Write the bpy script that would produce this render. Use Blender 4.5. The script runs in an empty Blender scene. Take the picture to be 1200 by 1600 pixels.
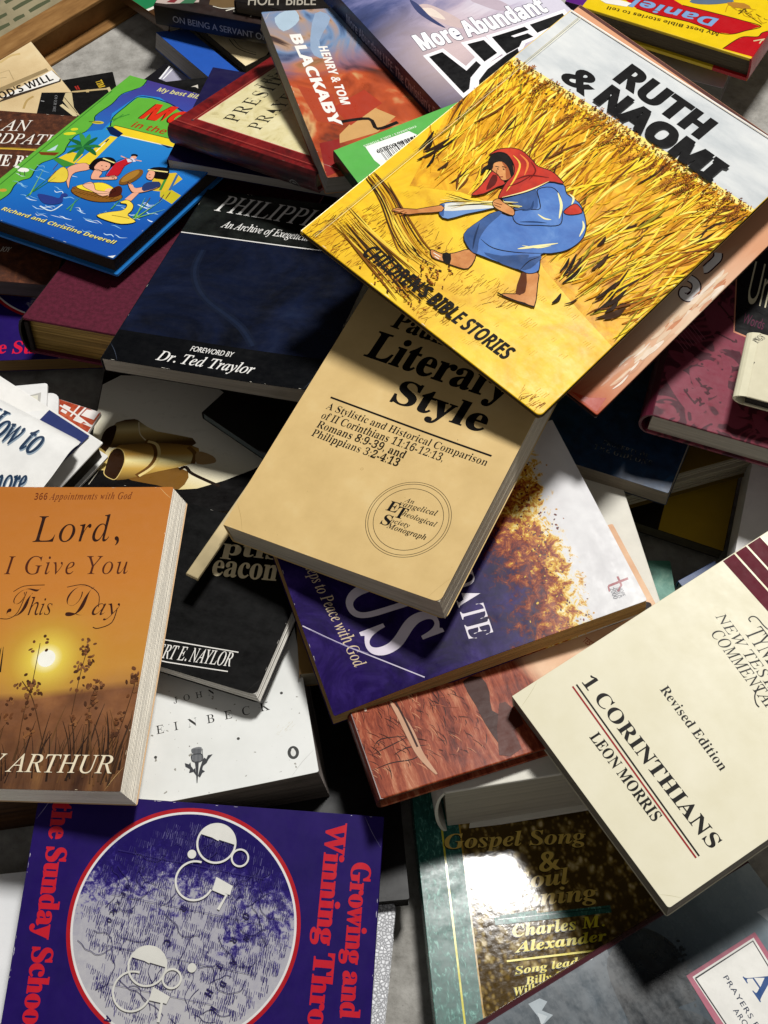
import bpy, bmesh, math, random
from mathutils import Vector, Matrix
from mathutils.geometry import tessellate_polygon, delaunay_2d_cdt
random.seed(7)
sc = bpy.context.scene
COL = sc.collection
PI = math.pi

# ------------------------------------------------------------ camera
cam_d = bpy.data.cameras.new('camera')
cam = bpy.data.objects.new('camera', cam_d)
COL.objects.link(cam)
cam.location = (0.0, -0.46294, 0.76287)
cam.rotation_euler = (math.radians(90 - 57.000), 0, 0)
cam_d.sensor_fit = 'VERTICAL'
cam_d.sensor_height = 36.0
cam_d.lens = 36.0 * 2030.0 / 1600.0
cam_d.clip_start = 0.01
cam_d.clip_end = 100
sc.camera = cam

# ------------------------------------------------------------ light: one lamp up behind the pile, dim room around
LDIR = Vector((0.19, 0.42, 1.0)).normalized()
LDIST = 2.2
KEY_POWER = 55
KEY_SIZE = 0.31
FILL = 0.018
FILL_ROOM = 0.30
world = bpy.data.worlds.new('World')
sc.world = world
world.use_nodes = True
bgn = world.node_tree.nodes['Background']
wt_ = world.node_tree
tc_ = wt_.nodes.new('ShaderNodeTexCoord'); dt_ = wt_.nodes.new('ShaderNodeVectorMath'); dt_.operation = 'DOT_PRODUCT'
dt_.inputs[1].default_value = (0.1, -0.93, 0.35)          # the lit part of the room lies behind the camera
mr_ = wt_.nodes.new('ShaderNodeMapRange'); mr_.inputs[1].default_value = 0.1; mr_.inputs[2].default_value = 1.0
mr_.inputs[3].default_value = FILL; mr_.inputs[4].default_value = FILL_ROOM
wt_.links.new(tc_.outputs['Generated'], dt_.inputs[0]); wt_.links.new(dt_.outputs['Value'], mr_.inputs[0]); wt_.links.new(mr_.outputs[0], bgn.inputs[1])
bgn.inputs[0].default_value = (1.0, 0.97, 0.93, 1)
ld = bpy.data.lights.new('ceiling_lamp', 'AREA')
ld.shape = 'SQUARE'
ld.size = KEY_SIZE
ld.energy = KEY_POWER
ld.color = (1.0, 0.985, 0.95)
lo = bpy.data.objects.new('ceiling_lamp', ld)
COL.objects.link(lo)
lo.location = Vector((0.0, 0.0, 0.06)) + LDIR * LDIST
lo.rotation_euler = LDIR.to_track_quat('Z', 'Y').to_euler()
sc.view_settings.view_transform = 'Standard'
sc.view_settings.look = 'None'
sc.view_settings.exposure = 0.0
sc.view_settings.gamma = 1.0
sc.view_settings.use_curve_mapping = False
sc.cycles.max_bounces = 6
sc.cycles.diffuse_bounces = 3
sc.cycles.glossy_bounces = 3
sc.cycles.transmission_bounces = 6
sc.cycles.use_denoising = True

# ------------------------------------------------------------ lettering outlines (cap height 200 units), drawn as flat ink
GLY = {}
UP = 'ABCDEFGHIJKLMNOPQRSTUVWXYZ'
LOW = UP.lower()
DIG = '0123456789'
# serif bold, serif italic, serif bold italic, sans bold, script: the mathematical alphabets of the standard typeface
FACES = {'SB': (0x1d400, 0x1d41a, 0x1d7ce), 'SI': (0x1d434, 0x1d44e, None), 'BI': (0x1d468, 0x1d482, None), 'NB': (0x1d5d4, 0x1d5ee, 0x1d7ec), 'SC': (0x1d4d0, 0x1d4ea, None)}
def outline_of(sp):
    P = []; b = sp.bezier_points; n = len(b)
    for i in range(n):
        a, e = b[i], b[(i + 1) % n]
        p0, p1, p2, p3 = a.co, a.handle_right, e.handle_left, e.co
        ch = (p3 - p0).length
        dev = max(((p1 - p0).cross(p3 - p0)).length, ((p2 - p0).cross(p3 - p0)).length) / (ch + 1e-9)
        k = 1 if dev < 0.003 else (3 if ch < 0.12 else 4 if ch < 0.3 else 6)
        for j in range(k):
            t = j / k; q = (1 - t) ** 3 * p0 + 3 * (1 - t) ** 2 * t * p1 + 3 * (1 - t) * t * t * p2 + t ** 3 * p3
            if not P or (P[-1][0] - q.x) ** 2 + (P[-1][1] - q.y) ** 2 > 1e-6: P.append((q.x, q.y))
    return P
def letter_code(face, ch):
    if face == 'NR': return ch
    u_, l_, d_ = FACES[face]
    if ch in UP: return chr(u_ + UP.index(ch))
    if ch in LOW: return chr(0x210e) if (face == 'SI' and ch == 'h') else chr(l_ + LOW.index(ch))
    if ch in DIG and d_: return chr(d_ + DIG.index(ch))
    return None
CAPK = {}
def read_letters(face, body):
    """outline every letter of body not met before, each on a line of its own with a bar after it that gives the advance"""
    GAP = 6.0
    G = GLY.setdefault(face, {})
    need = sorted(ch for ch in dict.fromkeys(body) if ch not in G and ch != ' ' and letter_code(face, ch))
    if face not in CAPK and 'H' not in need: need.append('H')
    if not need: return
    c = bpy.data.curves.new('letters', 'FONT'); c.space_line = GAP
    c.body = chr(10).join(letter_code(face, ch) + '|' for ch in need + [''][:0]) + chr(10) + '|'
    o = bpy.data.objects.new('letters', c); COL.objects.link(o)
    bpy.context.view_layer.update()
    cc = o.to_curve(bpy.context.evaluated_depsgraph_get(), apply_modifiers=False)
    rows = {}
    for sp in cc.splines:
        p = outline_of(sp)
        if len(p) > 2: rows.setdefault(round(-(sum(q[1] for q in p) / len(p) - 0.2) / GAP), []).append(p)
    o.to_curve_clear(); bpy.data.objects.remove(o); bpy.data.curves.remove(c)
    bar = min(q[0] for p in rows[len(need)] for q in p)
    if face not in CAPK:
        r = need.index('H'); CAPK[face] = 200 / (max(q[1] for p in rows[r][:-1] for q in p) + r * GAP)
    k = CAPK[face]
    for i, ch in enumerate(need):
        ps = rows[i]
        G[ch] = ((min(q[0] for q in ps[-1]) - bar) * k, [[(x * k, (y + i * GAP) * k) for x, y in p] for p in ps[:-1]])
read_letters('NR', "&.,:-'/")

# ------------------------------------------------------------ materials
def lin(h):
    h = h.lstrip('#')
    f = lambda c: c / 12.92 if c <= 0.04045 else ((c + 0.055) / 1.055) ** 2.4
    return tuple(f(int(h[i:i + 2], 16) / 255) for i in (0, 2, 4)) + (1,)
class NT:
    def __init__(s, name, rough=0.42, spec=0.3):
        s.m = bpy.data.materials.new(name); s.m.use_nodes = True
        s.t = s.m.node_tree; s.n = s.t.nodes; s.l = s.t.links
        s.p = s.n['Principled BSDF']
        s.p.inputs['Roughness'].default_value = rough
        s.p.inputs['Specular IOR Level'].default_value = spec
        s.co = s.n.new('ShaderNodeTexCoord').outputs['Object']
    def put(s, sock, v):
        if isinstance(v, bpy.types.NodeSocket): s.l.new(v, sock)
        elif isinstance(v, str): sock.default_value = lin(v)
        else: sock.default_value = v
    def map(s, scale=(1, 1, 1), loc=(0, 0, 0), rot=(0, 0, 0), vec=None):
        n = s.n.new('ShaderNodeMapping')
        s.put(n.inputs[0], vec or s.co); n.inputs[1].default_value = loc
        n.inputs[2].default_value = rot; n.inputs[3].default_value = scale
        return n.outputs[0]
    def noise(s, scale, detail=3, rough=0.55, dist=0, vec=None, color=False):
        n = s.n.new('ShaderNodeTexNoise')
        s.put(n.inputs['Vector'], vec or s.co); n.inputs['Scale'].default_value = scale
        n.inputs['Detail'].default_value = detail; n.inputs['Roughness'].default_value = rough
        n.inputs['Distortion'].default_value = dist
        return n.outputs['Color' if color else 0]
    def voro(s, scale, vec=None, feature='F1', out='Distance', rnd=1):
        n = s.n.new('ShaderNodeTexVoronoi'); n.feature = feature
        s.put(n.inputs['Vector'], vec or s.co); n.inputs['Scale'].default_value = scale
        n.inputs['Randomness'].default_value = rnd
        return n.outputs[out]
    def wave(s, scale, dist=2, detail=2, dscale=1, vec=None):
        n = s.n.new('ShaderNodeTexWave')
        s.put(n.inputs['Vector'], vec or s.co); n.inputs['Scale'].default_value = scale
        n.inputs['Distortion'].default_value = dist; n.inputs['Detail'].default_value = detail
        n.inputs['Detail Scale'].default_value = dscale
        return n.outputs['Fac']
    def ramp(s, fac, stops, const=False):
        n = s.n.new('ShaderNodeValToRGB'); s.put(n.inputs[0], fac)
        r = n.color_ramp
        if const: r.interpolation = 'CONSTANT'
        while len(r.elements) < len(stops): r.elements.new(0.5)
        for e, (p, c) in zip(r.elements, stops): e.position = p; e.color = lin(c)
        return n.outputs[0]
    def mix(s, fac, a, b, mode='MIX'):
        n = s.n.new('ShaderNodeMix'); n.data_type = 'RGBA'; n.blend_type = mode
        s.put(n.inputs[0], fac); s.put(n.inputs[6], a); s.put(n.inputs[7], b)
        return n.outputs[2]
    def math(s, op, a, b=0.0, clamp=False):
        n = s.n.new('ShaderNodeMath'); n.operation = op; n.use_clamp = clamp
        s.put(n.inputs[0], a); s.put(n.inputs[1], b)
        return n.outputs[0]
    def xyz(s, vec=None):
        n = s.n.new('ShaderNodeSeparateXYZ'); s.put(n.inputs[0], vec or s.co)
        return n.outputs
    def rng(s, v, a, b, c=0.0, d=1.0):
        n = s.n.new('ShaderNodeMapRange'); s.put(n.inputs[0], v)
        for i, q in enumerate((a, b, c, d)): n.inputs[i + 1].default_value = q
        return n.outputs[0]
    def grad(s, p0, p1):
        """0 at p0, 1 at p1, both in mm on the cover"""
        x, y, _ = s.xyz(); dx, dy = (p1[0] - p0[0]) / 1000, (p1[1] - p0[1]) / 1000
        L = dx * dx + dy * dy
        a = s.math('MULTIPLY', s.math('SUBTRACT', x, p0[0] / 1000), dx / L)
        b = s.math('MULTIPLY', s.math('SUBTRACT', y, p0[1] / 1000), dy / L)
        return s.math('ADD', a, b)
    def radial(s, c, r):
        """distance from the point c (mm) divided by r (mm)"""
        x, y, _ = s.xyz()
        a = s.math('SUBTRACT', x, c[0] / 1000); b = s.math('SUBTRACT', y, c[1] / 1000)
        d = s.math('SQRT', s.math('ADD', s.math('MULTIPLY', a, a), s.math('MULTIPLY', b, b)))
        return s.math('DIVIDE', d, r / 1000)
    def bump(s, h, strength=0.2, dist=0.001):
        n = s.n.new('ShaderNodeBump'); s.put(n.inputs['Height'], h)
        n.inputs['Strength'].default_value = strength; n.inputs['Distance'].default_value = dist
        s.l.new(n.outputs[0], s.p.inputs['Normal'])
    def base(s, c): s.put(s.p.inputs['Base Color'], c); return s
    def rough(s, v): s.put(s.p.inputs['Roughness'], v)
    def scuff(s, r=0.35, amt=0.22, b=0.05):
        """uneven gloss and a faint paper waviness"""
        f = s.noise(1, 5, 0.7, vec=s.map((30, 90, 30), rot=(0, 0, 0.5)))
        g = s.noise(160, 3, 0.7)
        s.rough(s.rng(s.math('ADD', s.math('MULTIPLY', f, 0.6), s.math('MULTIPLY', g, 0.4)), 0.35, 0.7, r - amt * 0.3, r + amt * 0.6))
        s.bump(s.math('ADD', s.noise(70, 3, 0.5), s.math('MULTIPLY', s.noise(9, 2, 0.4), 0.9)), b, 0.0012)
        return s
MC = {}
def ink(hexc, r=0.38, var=0.05, spec=0.3):
    k = (hexc, r, var, spec)
    if k not in MC:
        t = NT('ink_' + hexc.lstrip('#'), r, spec)
        n = t.noise(90, 4, 0.6)
        lo_, hi_ = max(0, 1 - var * 2), 1.0
        v = t.rng(n, 0.3, 0.7, lo_, hi_)
        t.base(t.mix(1.0, hexc, t.mix(v, '#000000', '#ffffff'), 'MULTIPLY'))
        t.scuff(r)
        MC[k] = t.m
    return MC[k]
def pages_mat(hexc='#e9e0c8', dark=0.8, name='paper_edges', r=0.75):
    k = ('pg', hexc, dark)
    if k not in MC:
        t = NT(name, r, 0.25)
        a = t.noise(1, 4, 0.7, vec=t.map((14, 14, 2600)))
        b = t.noise(1, 2, 0.5, vec=t.map((4, 4, 420)))
        f = t.math('ADD', t.math('MULTIPLY', a, 0.65), t.math('MULTIPLY', b, 0.35))
        st = t.noise(11, 5, 0.65)
        d = '#%02x%02x%02x' % tuple(int(int(hexc[i:i + 2], 16) * dark) for i in (1, 3, 5))
        t.base(t.mix(t.rng(st, 0.55, 0.75, 0.0, 0.45), t.ramp(f, [(0.36, d), (0.56, hexc)]), d, 'MULTIPLY'))
        t.bump(a, 0.5, 0.0006)
        MC[k] = t.m
    return MC[k]

# ------------------------------------------------------------ objects
def tag(o, label=None, cat=None, group=None, kind=None):
    if label: o['label'] = label
    if cat: o['category'] = cat
    if group: o['group'] = group
    if kind: o['kind'] = kind
    return o
def link(name, bm, mats, parent=None, smooth=False, label=None):
    me = bpy.data.meshes.new(name)
    bm.to_mesh(me); bm.free()
    for m in mats: me.materials.append(m)
    if smooth:
        for p in me.polygons: p.use_smooth = True
    o = bpy.data.objects.new(name, me); COL.objects.link(o)
    if parent: o.parent = parent
    if label: o['label'] = label
    return o
def rrect(w, h, r=(0, 0, 0, 0), x0=0, y0=0, seg=4):
    """outline, corner radii in order BL BR TR TL"""
    out = []
    cs = [(x0, y0, PI), (x0 + w, y0, 1.5 * PI), (x0 + w, y0 + h, 0), (x0, y0 + h, 0.5 * PI)]
    sg = [(1, 1), (-1, 1), (-1, -1), (1, -1)]
    for (cx, cy, a0), (sx, sy), rr in zip(cs, sg, r):
        if rr <= 0: out.append((cx, cy)); continue
        for i in range(seg + 1):
            a = a0 + i / seg * PI / 2
            out.append((cx + sx * rr + rr * math.cos(a), cy + sy * rr + rr * math.sin(a)))
    return out
def slab(bm, pts, z0, z1, mi=0, bev=0.0):
    """prism; the top rim is drawn in by bev for a soft edge"""
    n = len(pts)
    cx = sum(p[0] for p in pts) / n; cy = sum(p[1] for p in pts) / n
    def inset(d):
        if d == 0: return pts
        o = []
        for x, y in pts:
            o.append((x - math.copysign(min(d, abs(x - cx)), x - cx), y - math.copysign(min(d, abs(y - cy)), y - cy)))
        return o
    rings = [(z0 + bev, 0), (z1 - bev, 0), (z1 - bev * 0.3, bev * 0.3), (z1, bev)] if bev else [(z0, 0), (z1, 0)]
    if bev: rings = [(z0, bev)] + rings
    R = [[bm.verts.new((x, y, z)) for x, y in inset(d)] for z, d in rings]
    for a, b in zip(R, R[1:]):
        for i in range(n):
            f = bm.faces.new((a[i], a[(i + 1) % n], b[(i + 1) % n], b[i])); f.material_index = mi
    f = bm.faces.new(R[-1]); f.material_index = mi
    f = bm.faces.new(R[0][::-1]); f.material_index = mi
def clip(pts, w, h, e=0.0004):
    for ax, lim, s in ((0, e, 1), (0, w - e, -1), (1, e, 1), (1, h - e, -1)):
        out = []
        for i in range(len(pts)):
            a, b = pts[i - 1], pts[i]
            ia, ib = (a[ax] - lim) * s >= 0, (b[ax] - lim) * s >= 0
            if ia != ib:
                t = (lim - a[ax]) / (b[ax] - a[ax])
                out.append((a[0] + t * (b[0] - a[0]), a[1] + t * (b[1] - a[1])))
            if ib: out.append(b)
        pts = out
        if len(pts) < 3: return []
    return pts
def smooth_path(pts, k=4, closed=False):
    n = len(pts)
    if n < 3: return pts
    out = []
    rng_ = range(n) if closed else range(n - 1)
    for i in rng_:
        p1, p2 = pts[i], pts[(i + 1) % n]
        p0 = pts[i - 1] if (closed or i > 0) else p1
        p3 = pts[(i + 2) % n] if (closed or i + 2 < n) else p2
        for j in range(k):
            t = j / k
            out.append(tuple(0.5 * (2 * p1[a] + (p2[a] - p0[a]) * t + (2 * p0[a] - 5 * p1[a] + 4 * p2[a] - p3[a]) * t * t
                                    + (3 * p1[a] - p0[a] - 3 * p2[a] + p3[a]) * t ** 3) for a in (0, 1)))
    if not closed: out.append(pts[-1])
    return out

LAY = 0.000016
class Art:
    """flat printed areas lying on one panel; coordinates come in mm"""
    def __init__(s, w, h, r=0.35):
        s.w, s.h, s.r = w, h, r
        s.spec = 0.3
        s.items = []; s.mats = []; s.grid = {}
        s.off = 0.0
    def _m(s, c):
        m = c if isinstance(c, bpy.types.Material) else ink(c, s.r, 0.05, s.spec)
        if m not in s.mats: s.mats.append(m)
        return s.mats.index(m)
    def _layer(s, bb):
        x0, y0, x1, y1 = bb; C = 0.004
        cells = [(i, j) for i in range(int(x0 // C), int(x1 // C) + 1) for j in range(int(y0 // C), int(y1 // C) + 1)]
        L = 1 + max((s.grid.get(c, 0) for c in cells), default=0)
        for c in cells: s.grid[c] = L
        return L
    def add(s, loops, c):
        X = [p[0] for l in loops for p in l]; Y = [p[1] for l in loops for p in l]
        if not X: return
        if max(X) < 0 or max(Y) < 0 or min(X) > s.w or min(Y) > s.h: return
        L = s._layer((min(X), min(Y), max(X), max(Y)))
        s.items.append((loops, L * LAY, s._m(c)))
    def poly(s, pts, c, sm=0):
        if sm: pts = smooth_path(pts, sm, True)
        pts = clip([(x / 1000, y / 1000) for x, y in pts], s.w, s.h)
        if len(pts) >= 3: s.add([pts], c)
    def full(s, c, m=0.0):
        W, H = s.w * 1000, s.h * 1000
        s.poly([(m, m), (W - m, m), (W - m, H - m), (m, H - m)], c)
    def line(s, pts, w, c, taper=0, sm=4):
        """ribbon of width w mm"""
        if sm and len(pts) > 2: pts = smooth_path(pts, sm)
        n = len(pts); A = []; B = []
        for i in range(n):
            a, b = pts[max(0, i - 1)], pts[min(n - 1, i + 1)]
            dx, dy = b[0] - a[0], b[1] - a[1]; d = math.hypot(dx, dy) or 1
            t = i / max(1, n - 1)
            k = 1.0
            if taper == 1: k = 1 - 0.85 * t
            elif taper == 2: k = 0.2 + 0.8 * math.sin(PI * min(1, max(0, t)))
            q = w * k / 2
            A.append((pts[i][0] - dy / d * q, pts[i][1] + dx / d * q)); B.append((pts[i][0] + dy / d * q, pts[i][1] - dx / d * q))
        s.poly(A + B[::-1], c)
    def outline(s, pts, w, c, sm=4):
        P = smooth_path(pts, sm, True) if sm else pts
        s.line(P + [P[0]], w, c, sm=0)
    def ell(s, c, rx, ry, col, rot=0, n=20):
        ca, sa = math.cos(rot), math.sin(rot)
        s.poly([(c[0] + rx * math.cos(2 * PI * i / n) * ca - ry * math.sin(2 * PI * i / n) * sa,
                 c[1] + rx * math.cos(2 * PI * i / n) * sa + ry * math.sin(2 * PI * i / n) * ca) for i in range(n)], col)
    def ring(s, c, r0, r1, col, a0=0, a1=360, n=96):
        P = [math.radians(a0 + (a1 - a0) * i / n) for i in range(n + 1)]
        if a1 - a0 >= 360:
            s.add([[((c[0] + r1 * math.cos(a)) / 1000, (c[1] + r1 * math.sin(a)) / 1000) for a in P[:-1]],
                   [((c[0] + r0 * math.cos(a)) / 1000, (c[1] + r0 * math.sin(a)) / 1000) for a in P[:-1]][::-1]], col)
        else:
            s.poly([(c[0] + r1 * math.cos(a), c[1] + r1 * math.sin(a)) for a in P] +
                   [(c[0] + r0 * math.cos(a), c[1] + r0 * math.sin(a)) for a in P[::-1]], col)
    def text(s, font, body, P, col, fit=None, sh=0.0, dx=0.0, dy=0.0, sp=0.0, shadow=None):
        """P = baseline start, baseline end, a point at cap height; fit = which characters span start..end"""
        read_letters(font, body)
        if any(ch in DIG for ch in body): read_letters('NB', body)
        G = GLY[font]
        pen = 0; ent = []
        for ch in body:
            g = G.get(ch) or GLY.get('NB', {}).get(ch) or GLY['NR'].get(ch)
            if ch == ' ' or g is None: pen += 75 + sp; ent.append((pen - 75 - sp, pen, None)); continue
            ent.append((pen, pen + g[0], g[1])); pen += g[0] + sp
        i, j = fit or (0, len(body))
        a = ent[i][0]; b = ent[j - 1][1]
        (x0, y0), (x1, y1), (xt, yt) = P[:3]
        W = math.hypot(x1 - x0, y1 - y0); ux, uy = (x1 - x0) / W, (y1 - y0) / W
        H = abs(-(xt - x0) * uy + (yt - y0) * ux)
        sx, sy = W / (b - a), H / 200
        for e0, e1, loops in ent:
            if not loops: continue
            big = max(loops, key=lambda l: abs(area(l)))
            sg = 1 if area(big) > 0 else -1
            out = []
            for l in loops:
                l2 = fatten(l, dx * sg, dy * sg) if (dx or dy) else l
                q = []
                for x, y in l2:
                    X = (x + y * sh + e0 - a) * sx; Y = y * sy
                    q.append(((x0 + X * ux - Y * uy) / 1000, (y0 + X * uy + Y * ux) / 1000))
                out.append(q)
            if shadow:
                ox, oy, sc_ = shadow
                s.add([[(x + ox / 1000, y + oy / 1000) for x, y in q] for q in out], sc_)
            s.add(out, col)
    def build(s, bm, base, z=0.0):
        for loops, dz, mi in s.items:
            zz = z + dz
            if len(loops) == 1 and len(loops[0]) < 5:
                fs = [[bm.verts.new((x, y, zz)) for x, y in loops[0]]]
                try:
                    f = bm.faces.new(fs[0])
                    if f.calc_area() > 0: f.normal_update()
                    if f.normal.z < 0: f.normal_flip()
                    f.material_index = base + mi
                except ValueError: pass
                continue
            for grp in islands(loops):
                pts, T = fill(grp)
                flat = [bm.verts.new((x, y, zz)) for x, y in pts]
                for q in T:
                    if len({*q}) < 3: continue
                    try: f = bm.faces.new([flat[i] for i in q])
                    except ValueError: continue
                    f.normal_update()
                    if f.normal.z < 0: f.normal_flip()
                    f.material_index = base + mi
def inside_loop(p, P):
    c = False
    for i in range(len(P)):
        a, b = P[i - 1], P[i]
        if (a[1] > p[1]) != (b[1] > p[1]) and p[0] < (b[0] - a[0]) * (p[1] - a[1]) / (b[1] - a[1]) + a[0]: c = not c
    return c
def islands(loops):
    """outer outlines, each with the holes inside it"""
    if len(loops) == 1: return [loops]
    big = max(loops, key=lambda l: abs(area(l))); sg = 1 if area(big) > 0 else -1
    outs = [[l] for l in loops if area(l) * sg > 0]
    for l in loops:
        if area(l) * sg <= 0:
            for g in outs:
                if inside_loop(l[0], g[0]): g.append(l); break
    return outs
def fill(grp):
    pts = [p for l in grp for p in l]
    want = abs(area(grp[0])) - sum(abs(area(l)) for l in grp[1:])
    T = tessellate_polygon([[Vector((x, y, 0)) for x, y in l] for l in grp])
    got = sum(abs(area([pts[i] for i in t])) for t in T)
    if want > 0 and abs(got - want) / want < 0.02: return pts, T
    S = 1000.0; fcs = []; n = 0; vs = []
    for l in grp:
        q = l if area(l) > 0 else l[::-1]
        fcs.append(list(range(n, n + len(q)))); n += len(q); vs += q
    v, e, f, _a, _b, _c = delaunay_2d_cdt([Vector((x * S, y * S)) for x, y in vs], [], fcs, 1, 1e-5)
    res = []
    for q in f:
        cx = sum(v[i].x for i in q) / len(q) / S; cy = sum(v[i].y for i in q) / len(q) / S
        if any(inside_loop((cx, cy), h) for h in grp[1:]): continue
        res.append(list(q))
    return [(p.x / S, p.y / S) for p in v], res
def area(l):
    return 0.5 * sum(l[i - 1][0] * l[i][1] - l[i][0] * l[i - 1][1] for i in range(len(l)))
def fatten(l, dx, dy):
    n = len(l); out = []
    for i in range(n):
        a, b, c = l[i - 1], l[i], l[(i + 1) % n]
        e1 = (b[0] - a[0], b[1] - a[1]); e2 = (c[0] - b[0], c[1] - b[1])
        d1 = math.hypot(*e1) or 1; d2 = math.hypot(*e2) or 1
        nx = e1[1] / d1 + e2[1] / d2; ny = -e1[0] / d1 - e2[0] / d2
        d = math.hypot(nx, ny)
        if d < 0.3: out.append(b); continue
        k = min(1.6, 2 / d) / d
        out.append((b[0] + nx * k * dx, b[1] + ny * k * dy))
    return out

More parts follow.
